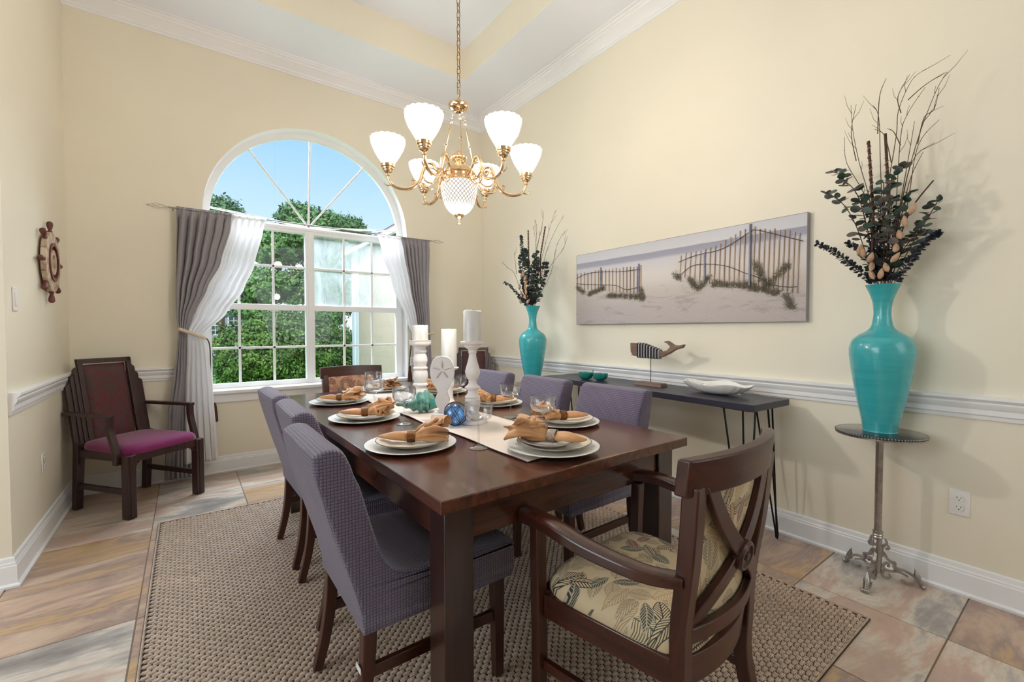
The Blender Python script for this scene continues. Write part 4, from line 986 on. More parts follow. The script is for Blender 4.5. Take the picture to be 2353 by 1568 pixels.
STEEL = P('brushed silver rod', (168, 164, 156), .3, .9)
rod = thing('curtain_rod', 'thin silver curtain rod with wire cage finials', 'curtain rod', (0, 4.325, 2.145))
MB().tube([(-.10, 0, 0), (2.13, 0, 0)], .0055, 10).obj('rod', STEEL, rod)
for sx, x0 in ((-1, -.10), (1, 2.13)):
    m = MB()
    for k in range(4):
        m.tube([(x0+sx*.125*t, .018*math.sin(PI*t)*math.cos(2*PI*(k/4+t*.5)), .018*math.sin(PI*t)*math.sin(2*PI*(k/4+t*.5))) for t in [i/16 for i in range(17)]], .0014, 5)
    m.lathe([(0, -.004), (.004, 0), (0, .004)], 8, (x0+sx*.127, 0, 0)); m.obj('wire_finial', STEEL, rod)
    MB().tube([(x0-sx*.03, .09, -.0), (x0-sx*.03, .02, -.0), (x0-sx*.03, 0, -.012)], .004, 8).obj('bracket', STEEL, rod)
TIE = P('cream twisted cord', (222, 206, 178), .7, bs=.6, bscale=160)
tbk = MB()
for s_ in range(2):
    tbk.tube([(-.045+.165*t+.0, 4.250-.018*math.sin(PI*t)+.007*math.cos(t*60+s_*PI), 1.205-.07*t+.007*math.sin(t*60+s_*PI)) for t in [i/50 for i in range(51)]], .008, 7)
to = tag(tbk.obj('tieback', TIE, None, smooth=60), 'cream twisted cord tieback round the left curtains', 'tieback')
tb2 = MB()
for s_ in range(2):
    tb2.tube([(1.885+.22*t, 4.262-.018*math.sin(PI*t)+.006*math.cos(t*60+s_*PI), 1.13+.03*t+.006*math.sin(t*60+s_*PI)) for t in [i/40 for i in range(41)]], .007, 7)
t2 = tag(tb2.obj('tieback', TIE, None, smooth=60), 'cream twisted cord tieback round the right curtains', 'tieback')
DC = P('dark tassel cord', (70, 62, 62), .8, bs=.5, bscale=200)
m = MB(); m.tube(spline([(1.885, 4.27, 1.12), (1.872, 4.28, 1.09), (1.860, 4.30, .95), (1.852, 4.31, .83)], 5), .006, 6); m.obj('hanging_cord', DC, t2)
m = MB(); m.lathe([(0, .83), (.010, .825), (.014, .80), (.012, .79), (.022, .72), (.024, .66), (0, .66)], 16, (1.855, 4.30, 0)); m.obj('tassel', P('dark red tassel', (84, 46, 40), .8, var=.4, vscale=80), t2)
m = MB(); m.tube(spline([(.112, 4.28, 1.135), (.135, 4.29, 1.12), (.150, 4.31, 1.05), (.152, 4.33, .85), (.158, 4.37, .70)], 5), .0045, 6); m.obj('hanging_cord', DC, to)
m = MB(); m.lathe([(0, .60), (.010, .595), (.014, .57), (.020, .52), (.022, .44), (0, .44)], 16, (.175, 4.385, 0), fn=lambda a, z: 1+.15*math.sin(7*a+z*90)); m.obj('tassel', P('dark red tassel', (84, 46, 40), .8), to)
# ---------------- vases, stands and dried arrangements ----------------
def vstand(label, x, y, rz):
    t = thing('pedestal_stand', label, 'pedestal table', (x, y, 0), rz, 'pewter pedestal stands')
    MB().lathe([(0, .700), (.150, .700), (.165, .702), (.165, .715), (.160, .7165), (0, .7165)], 72).obj('top', P('black glossy top', (26, 26, 30), .18, coat=.5), t, smooth=30)
    m = MB(); n = 90
    for i in range(n):
        a = 2*PI*i/n; m.lathe([(0, -.0045), (.0042, -.003), (.0052, 0), (.0042, .003), (0, .0045)], 6, (.168*math.cos(a), .168*math.sin(a), .712))
    m.lathe([(.162, .699), (.171, .700), (.171, .707), (.162, .7075)], 72, close=False); m.obj('beaded_rim', PEWTER, t)
    MB().lathe([(.0, .0), (.0, .66)], 8) 
    m = MB(); m.lathe([(0, .215), (.0145, .215), (.0145, .66), (.022, .675), (.040, .69), (.042, .701), (0, .701)], 40, fn=lambda a, z: 1-.07*(abs(math.sin(5*a)) > .8)); m.obj('pole', PEWTER, t, smooth=40)
    MB().lathe(sp2([(0, .045), (.014, .045), (.017, .06), (.017, .20), (.019, .206), (.021, .212), (.018, .217), (.021, .223), (.018, .229), (.021, .236), (.017, .242), (0, .242)], 2), 32).obj('collar', PEWTER, t)
    for k in range(3):
        M_ = Matrix.Rotation(2*PI*k/3, 4, 'Z'); m = MB(); s_ = [(-.006, -.008), (-.006, .008), (.006, .008), (.006, -.008)]
        q = lambda pts, w=1: m.sweep([(a, 0, b) for a, b in sp2(pts, 5)], [(u*w, v*w*.75) for u, v in s_], (0, 1, 0))
        q([(.016, .12), (.022, .14), (.038, .112), (.055, .100), (.066, .098)]); m.sweep([(.064, 0, .102), (.066, 0, .072), (.078, 0, .070)], s_, (0, 1, 0))
        q([(.070, .074), (.100, .070), (.130, .055), (.146, .040), (.142, .022), (.120, .012), (.100, .016), (.098, .026)])
        q([(.016, .13), (.018, .16), (.030, .178), (.041, .172), (.040, .160), (.030, .160)], .8); q([(.033, .178), (.034, .192), (.028, .205)], .7)
        q([(.046, .088), (.035, .092), (.024, .080), (.028, .062), (.050, .056), (.080, .060), (.115, .045)], .8); q([(.030, .058), (.020, .045), (.022, .025), (.038, .020), (.050, .030), (.045, .042)], .8)
        m.lathe([(0, -.006), (.006, -.004), (.006, .004), (0, .006)], 10, (.043, 0, .078))
        m.xf(M_); lg = m.obj('scroll_leg', PEWTER, t, smooth=50)
        m = MB(); m.tube([(.142, 0, .075), (.148, 0, .055), (.156, 0, .035), (.166, 0, .016)], [.004, .013, .012, .011], 10)
        m.tube([(.140, 0, .088), (.144, 0, .074), (.150, 0, .06)], [.001, .006, .008], 8)
        for dy in (-.009, 0, .009): m.lathe([(0, -.010), (.007, -.007), (.010, 0), (.007, .007), (0, .010)], 10, (.170, dy, .0105))
        m.xf(M_); m.obj('paw_foot', PEWTER, lg, smooth=60)
    return t
def vase(label, x, y, z):
    pr = sp2([(0, 0), (.062, 0), (.065, .006), (.072, .05), (.088, .13), (.106, .23), (.119, .32), (.1235, .375), (.121, .405), (.108, .435), (.082, .458), (.058, .474), (.042, .495), (.035, .53), (.033, .565), (.038, .61), (.050, .65), (.064, .685), (.066, .690)], 4)
    pr += [(.062, .690), (.048, .655), (.034, .61), (.029, .565), (.03, .53), (.03, .50), (0, .48)]
    o = MB().lathe(pr, 72).obj('floor_vase', TURQ, None, smooth=50, loc=(x, y, z)); tag(o, label, 'vase', 'turquoise vases')
V1 = (2.632, .64); V2 = (2.50, 3.08); VZ = .7175
vstand('pewter scroll-legged pedestal stand under the nearest turquoise vase', V1[0], V1[1], PI)
vstand('pewter pedestal stand behind the chairs under the far turquoise vase', V2[0], V2[1], PI)
vase('large turquoise vase on the pewter stand at right', V1[0], V1[1], VZ)
vase('turquoise vase in the far corner behind the slipcovered chairs', V2[0], V2[1], VZ)

def leafmesh(name, mat, w=.85):
    m = MB(); pts = [(0, 0), (.3, .36*w), (.65, .45*w), (.9, .28*w), (1, 0), (.9, -.28*w), (.65, -.45*w), (.3, -.36*w)]
    vs = [(x, y, .08*x*x+.10*abs(y)) for x, y in pts]+[(.5, 0, .0)]
    m.add(vs, [(i, (i+1) % 8, 8) for i in range(8)]); me = bpy.data.meshes.new(name); me.from_pydata(m.v, [], m.f); me.shade_smooth(); me.materials.append(mat); return me
def m_leaf(name, cols):
    m, nt, b = nmat(name); oi = node(nt, 'ObjectInfo'); g = noise(nt, coords(nt), 3, 2); f = mth(nt, 'FRACT', mth(nt, 'ADD', mth(nt, 'MULTIPLY', oi.outputs['Random'], 5.3), mth(nt, 'MULTIPLY', g, .3)))
    nt.links.new(ramp(nt, f, [(i/len(cols), lin(c)) for i, c in enumerate(cols)]), b.inputs['Base Color']); b.inputs['Roughness'].default_value = .5; return m
ELF = m_leaf('eucalyptus leaf', [(58, 80, 66), (46, 64, 56), (100, 114, 106), (66, 70, 66), (112, 98, 92), (56, 78, 62)])
LM = leafmesh('eucalyptus_leaf', ELF)
TD1 = dict(
T=[[(0.633, 1.411), (0.655, 1.639), (0.608, 2.07), (0.6, 2.202), (0.557, 2.317), (0.511, 2.346)], [(0.621, 1.41), (0.602, 1.705), (0.59, 2.064), (0.569, 2.167), (0.509, 2.267)], [(0.615, 1.41), (0.58, 1.776), (0.533, 2.029), (0.476, 2.224), (0.439, 2.299)], [(0.609, 1.409), (0.557, 1.771), (0.527, 2.013), (0.459, 2.103)], [(0.633, 1.411), (0.654, 1.947), (0.664, 2.181), (0.687, 2.252)], [(0.66, 2.103), (0.656, 2.27), (0.633, 2.344)], [(0.645, 1.412), (0.702, 1.804), (0.751, 2.015), (0.78, 2.185), (0.789, 2.309)], [(0.751, 2.015), (0.773, 2.159), (0.755, 2.287)], [(0.658, 1.413), (0.715, 1.807), (0.805, 2.032), (0.817, 2.166)], [(0.6, 2.202), (0.612, 2.282), (0.572, 2.364)], [(0.576, 2.252), (0.521, 2.293), (0.455, 2.32)], [(0.599, 1.553), (0.552, 1.844), (0.504, 1.976)], [(0.584, 2.032), (0.609, 2.1), (0.633, 2.124)], [(0.533, 2.029), (0.513, 2.138), (0.481, 2.162), (0.466, 2.248)], [(0.618, 1.967), (0.644, 2.098), (0.682, 2.142)], [(0.622, 1.479), (0.571, 1.923), (0.546, 2.136)], [(0.601, 1.629), (0.56, 1.957), (0.481, 2.026)]],
K=[[(0.627, 1.787), (0.647, 2.114)], [(0.682, 1.761), (0.705, 2.095)], [(0.599, 1.553), (0.55, 1.732), (0.475, 1.849)]],
E=[[(.64, 1.42), (.655, 1.6), (.67, 1.78)], [(.63, 1.42), (.60, 1.58), (.585, 1.74)], [(.635, 1.42), (.625, 1.6), (.62, 1.80)], [(0.671, 1.422), (0.739, 1.693), (0.802, 1.827), (0.866, 1.884)], [(0.664, 1.422), (0.734, 1.812), (0.804, 1.942), (0.847, 2.003)], [(0.646, 1.42), (0.675, 1.72), (0.69, 1.864)], [(0.633, 1.419), (0.614, 1.708), (0.605, 1.873), (0.559, 1.92)], [(0.621, 1.418), (0.578, 1.701), (0.551, 1.807)], [(0.609, 1.417), (0.531, 1.617), (0.494, 1.698), (0.463, 1.771)], [(0.664, 1.422), (0.707, 1.687), (0.748, 1.855)], [(0.633, 1.419), (0.638, 1.713), (0.641, 1.882)], [(0.615, 1.417), (0.576, 1.55), (0.526, 1.624), (0.498, 1.626)]],
S=[[(0.677, 1.423), (0.763, 1.511), (0.847, 1.596), (0.922, 1.646)], [(0.597, 1.416), (0.53, 1.528), (0.476, 1.593), (0.445, 1.617)], [(0.658, 1.421), (0.686, 1.605), (0.701, 1.741)], [(0.633, 1.419), (0.648, 1.599), (0.658, 1.794)], [(0.664, 1.422), (0.724, 1.571), (0.785, 1.628)], [(.625, 1.42), (.60, 1.6), (.60, 1.76)], [(.65, 1.42), (.66, 1.55), (.665, 1.68)]])
TD2 = dict(
T=[[(3.093, 1.398), (3.056, 1.739), (3.019, 2.086), (3.056, 2.169)], [(3.046, 1.414), (2.928, 1.541), (2.799, 1.694), (2.717, 1.888), (2.614, 1.991)], [(3.056, 1.414), (2.893, 1.721), (2.741, 1.859), (2.677, 1.969)], [(3.056, 1.503), (2.946, 1.698), (2.884, 1.868), (2.758, 2.038), (2.677, 2.116)], [(3.074, 1.445), (3.0, 1.733), (2.902, 1.979), (2.842, 2.11), (2.791, 2.2)], [(3.093, 1.446), (3.037, 1.855), (3.093, 2.129)], [(3.21, 1.451), (3.343, 1.721), (3.471, 1.798), (3.538, 1.864)], [(3.132, 1.447), (3.103, 1.804), (3.037, 2.072)], [(3.056, 1.739), (2.911, 2.066), (2.885, 2.203)], [(3.343, 1.721), (3.395, 1.941)]],
K=[[(2.982, 1.847), (2.92, 2.091)], [(3.156, 1.871), (3.163, 2.1)]],
E=[[(3.132, 1.399), (3.17, 1.692), (3.19, 1.912)], [(3.112, 1.398), (3.132, 1.748), (3.151, 1.918)], [(3.093, 1.398), (3.056, 1.68), (3.056, 1.822)], [(3.074, 1.397), (3.0, 1.675), (2.964, 1.857)], [(3.132, 1.399), (3.24, 1.699), (3.28, 1.888)], [(3.065, 1.397), (2.964, 1.613), (2.911, 1.781)]],
S=[[(3.151, 1.418), (3.271, 1.498), (3.396, 1.6), (3.527, 1.656)], [(3.26, 1.823), (3.265, 2.008), (3.275, 2.071)], [(3.132, 1.417), (3.21, 1.635), (3.26, 1.811)], [(3.093, 1.416), (3.132, 1.628), (3.17, 1.812)], [(3.074, 1.415), (3.037, 1.59), (3.018, 1.735)], [(3.1, 1.41), (3.09, 1.6), (3.1, 1.78)]])
def arrangement(label, vx, vy, D, near):
    t = thing('dried_arrangement', label, 'dried flowers', (vx, vy, VZ+.67), 0, 'dried arrangements in the vases')
    rnd = random.Random(5 if near else 9); base = Vector((vx, vy, VZ+.67))
    def P3(pl, spread=.055, x0=None):
        dx = rnd.uniform(-spread, spread) if x0 is None else x0; out = []
        yb, zb = pl[0]; hgt = max(p[1] for p in pl)
        for (y, z) in pl:
            f = min(1, max(0, (z-1.41)/.5)); out.append(Vector((vx+dx*f, y, z))-base)
        pts = spline(out, 5)
        if zb < 1.47: # stems start down inside the neck
            pts = [Vector((0, (yb-vy)*.35, -.03))]+pts
        return pts
    for pl in D['T']:
        pts = P3(pl); m = MB(); n = len(pts); m.tube(pts, [.0022*(1-.65*i/n) for i in range(n)], 5)
        for i in range(4, n-1, 3):
            m.lathe([(0, -.0025), (.0028, 0), (0, .0025)], 5, pts[i])
            if rnd.random() < .7:
                d = (pts[i+1]-pts[i]).normalized(); s_ = Vector((rnd.uniform(-.5, .5), rnd.uniform(-1, 1), 0)).normalized()
                L = rnd.uniform(.03, .10); m.tube([pts[i], pts[i]+(d*.8+s_*.45)*L*.5, pts[i]+(d*1.0+s_*.35)*L], [.0012, .0010, .0006], 4)
        m.obj('twig', TWIG, t, smooth=60)
    for q, pl in enumerate(D['K']):
        pts = P3(pl, .02); m = MB(); r_ = .0058 if q < 2 else .003; m.tube([pts[0]+(Vector((0, 0, -.02)) if q == 2 else Vector((0, 0, -.25)))]+pts, r_, 7); 
        st = m.obj('stake', STAKE, t)
        if q < 2:
            m = MB(); a, b = pts[0], pts[-1]; m.tube([a.lerp(b, f)+Vector((.008*math.cos(f*60), .008*math.sin(f*60), 0)) for f in [k/90 for k in range(int(60 if q == 0 and near else 90))]], .0016, 4); m.obj('string_wrap', POD, st)
    LV = []
    for pl in D['E']:
        pts = P3(pl, .07); m = MB(); m.tube(pts, .0018, 5); m.obj('leaf_stem', STAKE, t)
        n = len(pts); step = 1
        for i in range(max(3, int(n*.25)), n, step if near else 1):
            for s_ in (-1, 1):
                for rep in range(1 if near else 3):
                    d = (pts[i]-pts[i-1]).normalized(); a = rnd.uniform(0, PI); sd_ = Vector((math.cos(a)*s_, math.sin(a)*s_*1.2, rnd.uniform(-.2, .6))).normalized()
                    p = pts[i].lerp(pts[i-1], rnd.random()); L = rnd.uniform(.042, .064)*(1-.3*i/n)
                    LV.append((p, sd_, L, rnd.uniform(-1.2, 1.2)))
    small = MB()
    for (p, d, L, tw) in LV:
        M_ = d.to_track_quat('X', 'Z').to_matrix().to_4x4(); Mf = Matrix.Translation(p) @ M_ @ Matrix.Rotation(tw, 4, 'X') @ Matrix.Scale(L, 4)
        if near:
            o = bpy.data.objects.new('leaf', LM); COL.objects.link(o); o.parent = t; o.matrix_local = Mf
        else:
            small.add([Mf @ v.co for v in LM.vertices], [tuple(q.vertices) for q in LM.polygons])
    if not near: o = small.obj('leaf_cluster', EUC, t, smooth=60, fixn=False); o['kind'] = 'stuff'
    sm = MB()
    for pl in D['S']:
        pts = P3(pl, .04); st = MB().tube(pts, .0014, 5).obj('spray_stem', STAKE, t)
        n = len(pts)
        for i in range(2, n):
            for q in range(5):
                p = pts[i].lerp(pts[i-1], q/5); a = rnd.uniform(0, 6.28); d0 = (pts[i]-pts[i-1]).normalized()
                for s_ in (0, PI):
                    o1 = d0.orthogonal().normalized(); o2 = d0.cross(o1); d = (o1*math.cos(a+s_)+o2*math.sin(a+s_)+d0*.25).normalized(); L = rnd.uniform(.018, .028)*(1.15-.5*i/n)
                    Mf = Matrix.Translation(p) @ d.to_track_quat('X', 'Z').to_matrix().to_4x4() @ Matrix.Rotation(rnd.uniform(-1, 1), 4, 'X') @ Matrix.Scale(L, 4)
                    sm.add([Mf @ v.co for v in LM.vertices], [tuple(w_.vertices) for w_ in LM.polygons])
    o = sm.obj('small_leaves', EUCB, t, smooth=60, fixn=False); o['kind'] = 'stuff'
    pods = [(.66, 1.43), (.672, 1.47), (.68, 1.51), (.70, 1.535), (.61, 1.46), (.60, 1.50), (.585, 1.545), (.565, 1.60), (.55, 1.65), (.535, 1.70), (.64, 1.428), (.72, 1.55)] if near else \
           [(3.10, 1.43), (3.11, 1.47), (3.10, 1.51), (3.105, 1.55), (3.11, 1.59), (3.115, 1.63), (3.12, 1.67), (3.19, 1.43), (3.16, 1.50), (3.2, 1.56)]
    for i, (y, z) in enumerate(pods):
        f = min(1, (z-1.41)/.3); m = MB().lathe(sp2([(0, 0), (.007, .006), (.0115, .018), (.011, .030), (.007, .043), (.002, .052), (0, .054)], 2), 12, fn=lambda a, z_: 1+.12*math.sin(5*a))
        o = m.obj('seed_pod', POD, t, smooth=60, loc=Vector((vx-.05-.02*f, y, z))-base, rot=(rnd.uniform(-.5, .5), rnd.uniform(-.6, .1), rnd.uniform(0, 6)))
    return t
arrangement('dried eucalyptus, twigs and pods in the nearest turquoise vase', V1[0], V1[1], TD1, True)
arrangement('dried eucalyptus, twigs and pods in the far corner vase', V2[0], V2[1], TD2, False)

# ---------------- console ornaments ----------------
CZ = cz+.0005
WB = wood('driftwood brown', (92, 66, 54), (150, 118, 98), .6, 1, .1)
wh = thing('whale_sculpture', 'wooden whale with striped cord wrap on a rod stand', 'ornament', (2.57, 1.877, CZ))
m = MB(); m.add([(x*k, y*k2, z) for z, k, k2 in ((0, 1, 1), (.016, .86, .97), (.024, .80, .95)) for x, y in ((-.04, -.108), (.04, -.108), (.04, .108), (-.04, .108))], [(3, 2, 1, 0), (8, 9, 10, 11)]+[(a*4+q, a*4+(q+1) % 4, a*4+4+(q+1) % 4, a*4+4+q) for a in range(2) for q in range(4)])
m.obj('base', WB, wh, smooth=0, bevel=.002)
MB().tube([(0, 0, .02), (0, 0, .20)], .0022, 8).obj('rod', BLACKM, wh)
ol = [(642, 88), (690, 90), (760, 98), (820, 118), (870, 140), (905, 128), (925, 105), (905, 85), (880, 75), (905, 68), (945, 93), (975, 97), (1012, 88), (1000, 110), (955, 125), (920, 150), (870, 175), (800, 185), (740, 184), (700, 182), (660, 172), (645, 150)]
wp = [((2.042-(x-642)*.00114)-1.877, 1.118-(y-72)*.00102-.81) for x, y in ol]
MB().prism(wp, -.017, .017, 'x').obj('whale_body', WB, wh, smooth=30, bevel=.005, seg=3)
BK = P('black cord', (34, 32, 36), .8, bs=.4, bscale=300); GY = P('grey white cord', (176, 178, 184), .8, bs=.4, bscale=300)
for i in range(16):
    xx = 700+i*10; y = 2.042-(xx-642)*.00114-1.877
    top = 90+(xx-690)*.06 if xx < 760 else 98+(xx-760)*.36
    z1 = 1.118-(top-72)*.00102-.81+.002; z0 = 1.118-(184-72)*.00102-.81-.002
    MB().tube([(-.019, y, z0+.004), (-.019, y, z1-.004), (-.012, y, z1), (.012, y, z1), (.019, y, z1-.004), (.019, y, z0+.004), (.012, y, z0), (-.012, y, z0)], .0042, 6, closed=True).obj('cord_wrap', (BK, GY, BK, GY)[i % 4], wh)
MB().tube([(-.0178, wp[21][0]-.004, wp[21][1]-.022), (-.0178, wp[21][0]-.05, wp[21][1]-.026)], .0015, 5).obj('mouth_line', DARKH, wh)

tw = thing('twin_bowl', 'teal double bowl with centre handle on the console', 'bowl', (2.513, 2.36, CZ), math.radians(16))
for s_ in (-1, 1):
    MB().lathe(sp2([(0, 0), (.024, 0), (.027, .003), (.044, .012), (.055, .032), (.058, .054)], 3)+[(.055, .054), (.051, .032), (.040, .015), (.02, .007), (0, .006)], 40, (0, s_*.062, 0)).obj('bowl', TEAL, tw, smooth=50)
m = MB(); m.tube(spline([(0, -.010, .047), (0, 0, .055), (0, .010, .047)], 4), .006, 8); m.tube([(0, 0, .052), (0, 0, .070)], .003, 6); m.lathe([(0, -.005), (.006, 0), (0, .005)], 8, (0, 0, .074)); m.obj('handle', TEAL, tw)

def shelldish():
    t = thing('leaf_dish', 'white ruffled leaf shaped divided dish at the console end', 'dish', (2.56, 1.405, CZ), math.radians(-2))
    m = MB()
    def f(u, v, th=0):
        a = u*2*PI; lob = 1+.10*abs(math.cos(2.5*a))-.04*v*abs(math.sin(12*a))
        r = v**.75; z = .006+.060*v**2.6+.007*math.cos(5*a)*v**3-(.0 if th == 0 else .004*(1-v*.6))
        return (.105*r*lob*math.cos(a), .205*r*lob*math.sin(a), max(z, 0))
    nu, nv = 90, 16
    vs = [f(i/nu, .02+.98*j/(nv-1)) for j in range(nv) for i in range(nu)]+[f(i/nu, .02+.98*j/(nv-1), 1) for j in range(nv) for i in range(nu)]
    Q = nu*nv; fs = []
    for k in (0, 1):
        fs += [(k*Q+j*nu+i, k*Q+j*nu+(i+1) % nu, k*Q+(j+1)*nu+(i+1) % nu, k*Q+(j+1)*nu+i) for j in range(nv-1) for i in range(nu)]
    fs += [((nv-1)*nu+i, (nv-1)*nu+(i+1) % nu, Q+(nv-1)*nu+(i+1) % nu, Q+(nv-1)*nu+i) for i in range(nu)]
    m.add(vs, fs); m.obj('dish_body', CHINA, t, smooth=60)
    m = MB(); m.tube(spline([(.0, .05, .012), (-.0, .06, .050), (.005, .085, .060), (.01, .10, .045), (0, .09, .03)], 5), .006, 8); m.obj('stem_handle', CHINA, t)
    for (x0, y0, x1, y1) in ((0, -.15, 0, .05), (0, -.02, .07, .06), (0, -.02, -.07, .06)):
        m = MB(); m.tube([(x0, y0, .012), ((x0+x1)/2, (y0+y1)/2, .024), (x1, y1, .030)], [.003, .006, .003], 6); m.obj('divider', CHINA, t)
shelldish()

# ---------------- painting ----------------
def m_canvas():
    m, nt, b = nmat('painted beach canvas'); g = node(nt, 'TexCoord'); s = node(nt, 'SeparateXYZ'); nt.links.new(g.outputs['Object'], s.inputs[0])
    n1 = noise(nt, g.outputs['Object'], 3, 4); z = mth(nt, 'ADD', s.outputs[2], mth(nt, 'MULTIPLY', mth(nt, 'SUBTRACT', n1, .5), .015))
    mp = node(nt, 'Mapping'); nt.links.new(g.outputs['Object'], mp.inputs[0]); mp.inputs['Scale'].default_value = (1, 2.0, 9); mp.inputs['Rotation'].default_value = (.25, 0, 0)
    n2 = noise(nt, mp.outputs[0], 2.2, 4, .6, .6); n3 = noise(nt, g.outputs['Object'], 90, 3)
    c = ramp(nt, mth(nt, 'DIVIDE', z, .6), [(0, lin((190, 180, 178))), (.22, lin((196, 186, 182))), (.45, lin((212, 202, 194))), (.62, lin((218, 210, 204))), (.78, lin((208, 204, 208))), (.81, lin((164, 164, 178))), (.872, lin((160, 158, 172))), (.88, lin((212, 210, 214))), (1, lin((206, 206, 210)))])
    low = ramp(nt, mth(nt, 'DIVIDE', z, .6), [(.42, (1, 1, 1)), (.52, (0, 0, 0))])
    dk = ramp(nt, n2, [(.36, (.62, .58, .57)), (.46, (1, 1, 1)), (.62, (1, 1, 1))])
    c = mixc(nt, mth(nt, 'MULTIPLY', low, .55), c, mixc(nt, 1.0, c, dk, 'MULTIPLY'))
    c = mixc(nt, mth(nt, 'MULTIPLY', low, mth(nt, 'MULTIPLY', n3, .35)), c, lin((150, 134, 126)))
    nt.links.new(c, b.inputs['Base Color']); b.inputs['Roughness'].default_value = .75
    bump(nt, b, mth(nt, 'MULTIPLY', n3, low), .6, .003); return m
py0, py1, pz0, pz1 = 1.01, 2.80, 1.245, 1.845
art = thing('beach_picture', 'wide beach dune picture with slatted fences above the console', 'picture', (XR-.036, py0, pz0))
MB().box((0, 0, 0), (.035, py1-py0, pz1-pz0)).obj('canvas', m_canvas(), art, smooth=0)
sd_ = MB(); w_ = py1-py0; h_ = pz1-pz0
for a, c_ in (((-.0015, -.002, -.002), (.035, 0, h_+.002)), ((-.0015, w_, -.002), (.035, w_+.002, h_+.002)), ((-.0015, 0, -.002), (.035, w_, 0)), ((-.0015, 0, h_), (.035, w_, h_+.002))): sd_.box(a, c_)
sd_.obj('edge_frame', P('grey painted edge', (150, 144, 146), .6), art, smooth=0)
PK = wood('picture picket wood', (150, 126, 108), (212, 190, 168), .7, 2, 0); PB = P('grey blue painted post', (150, 152, 166), .7, var=.3, vscale=30)
PL = [(2.789-k*.0437+k*k*.00032, 1.692-k*.0008, 1.565-k*.005) for k in range(19)]
L1 = [2.789, 2.746, 2.704, 2.662, 2.622, 2.581, 2.542, 2.503, 2.465, 2.428, 2.391, 2.354, 2.319, 2.284, 2.249, 2.215, 2.182, 2.149, 2.116]
L2 = [(1.78, 1.716, 1.577), (1.743, 1.718, 1.565), (1.706, 1.721, 1.553), (1.67, 1.723, 1.541), (1.635, 1.726, 1.529), (1.6, 1.728, 1.518), (1.566, 1.73, 1.507), (1.532, 1.733, 1.496), (1.5, 1.745, 1.491), (1.468, 1.76, 1.489), (1.436, 1.774, 1.486), (1.405, 1.788, 1.483), (1.375, 1.802, 1.481), (1.345, 1.816, 1.478), (1.287, 1.812, 1.47), (1.258, 1.804, 1.463), (1.23, 1.795, 1.457), (1.203, 1.787, 1.45), (1.176, 1.779, 1.443), (1.149, 1.771, 1.437), (1.123, 1.763, 1.431), (1.097, 1.755, 1.425), (1.071, 1.747, 1.418), (1.046, 1.74, 1.413)]
pk = [(y, 1.692-.0008*i, 1.565-.005*i) for i, y in enumerate(L1)]+L2
rnd = random.Random(3)
for i, (y, zt, zb) in enumerate(pk):
    y = min(y, py1-.012)-py0; zt -= pz0; zb -= pz0; zt += rnd.uniform(-.008, .008)
    MB().bar((-.004, y+.008*(i > 18), zb-.01), (-.004, y, zt), .0065 if rnd.random() < .7 else .008, .006, (0, 1, 0)).obj('picket', PK, art, smooth=0)
for y, zt, zb, w in ((2.133, 1.696, 1.486, .016), (2.515, 1.711, 1.556, .014), (1.312, 1.837, 1.466, .024), (1.604, 1.711, 1.529, .016)):
    MB().bar((-.005, y-py0, zb-pz0), (-.005, y-py0, zt-pz0), w, .008, (0, 1, 0)).obj('fence_post', PB, art, smooth=0)
WRS = [[(2.795, 1.645), (2.66, 1.676), (2.459, 1.67), (2.305, 1.654), (2.119, 1.653)], [(2.795, 1.599), (2.591, 1.575), (2.365, 1.551), (2.245, 1.509), (2.118, 1.522)], [(1.797, 1.666), (1.668, 1.695), (1.483, 1.713), (1.316, 1.788), (1.281, 1.796), (1.18, 1.755), (1.023, 1.687)], [(1.779, 1.576), (1.69, 1.628), (1.562, 1.624), (1.443, 1.594), (1.349, 1.547), (1.278, 1.517), (1.217, 1.48)], [(1.217, 1.467), (1.111, 1.441), (1.053, 1.438)]]
for w in WRS: MB().tube([(-.011, p.x-py0, p.y-pz0) for p in spline(w, 6)], .0022, 5).obj('fence_wire', P('dark fence wire', (66, 60, 64), .7), art)
GRS = [[(2.785, 1.558), (2.712, 1.514)], [(2.642, 1.497), (2.491, 1.536)], [(2.426, 1.471), (2.097, 1.439)], [(1.826, 1.581), (1.79, 1.546)], [(1.711, 1.539), (1.655, 1.473), (1.582, 1.537)], [(1.54, 1.494), (1.294, 1.46)], [(1.294, 1.446), (1.159, 1.41)], [(1.279, 1.589), (1.217, 1.458)], [(1.105, 1.56), (1.209, 1.457)], [(1.111, 1.39), (1.079, 1.32)], [(2.118, 1.497), (2.103, 1.428)]]
m = MB()
for w in GRS:
    pl = spline(w, 8); L = sum((a-b).length for a, b in zip(pl, pl[1:]))
    for q in range(int(L*3200)):
        p = pl[rnd.randrange(len(pl))]; p = p+Vector((rnd.gauss(0, .012), rnd.gauss(0, .011), 0)); a = rnd.uniform(0, PI); l = rnd.uniform(.010, .026); w2 = .0011
        d = Vector((math.cos(a), math.sin(a))); nn = Vector((-d.y, d.x))*w2; o_ = -.003-.008*rnd.random(); y, z = p.x-py0, p.y-pz0
        m.add([(o_, y-nn.x, z-nn.y), (o_-.002, y+d.x*l, z+d.y*l), (o_, y+nn.x, z+nn.y)], [(0, 1, 2)])
g_ = m.obj('dune_grass', P('dry dune grass', (118, 108, 86), .8, var=.5, vscale=60), art, smooth=0, fixn=False); g_['kind'] = 'stuff'

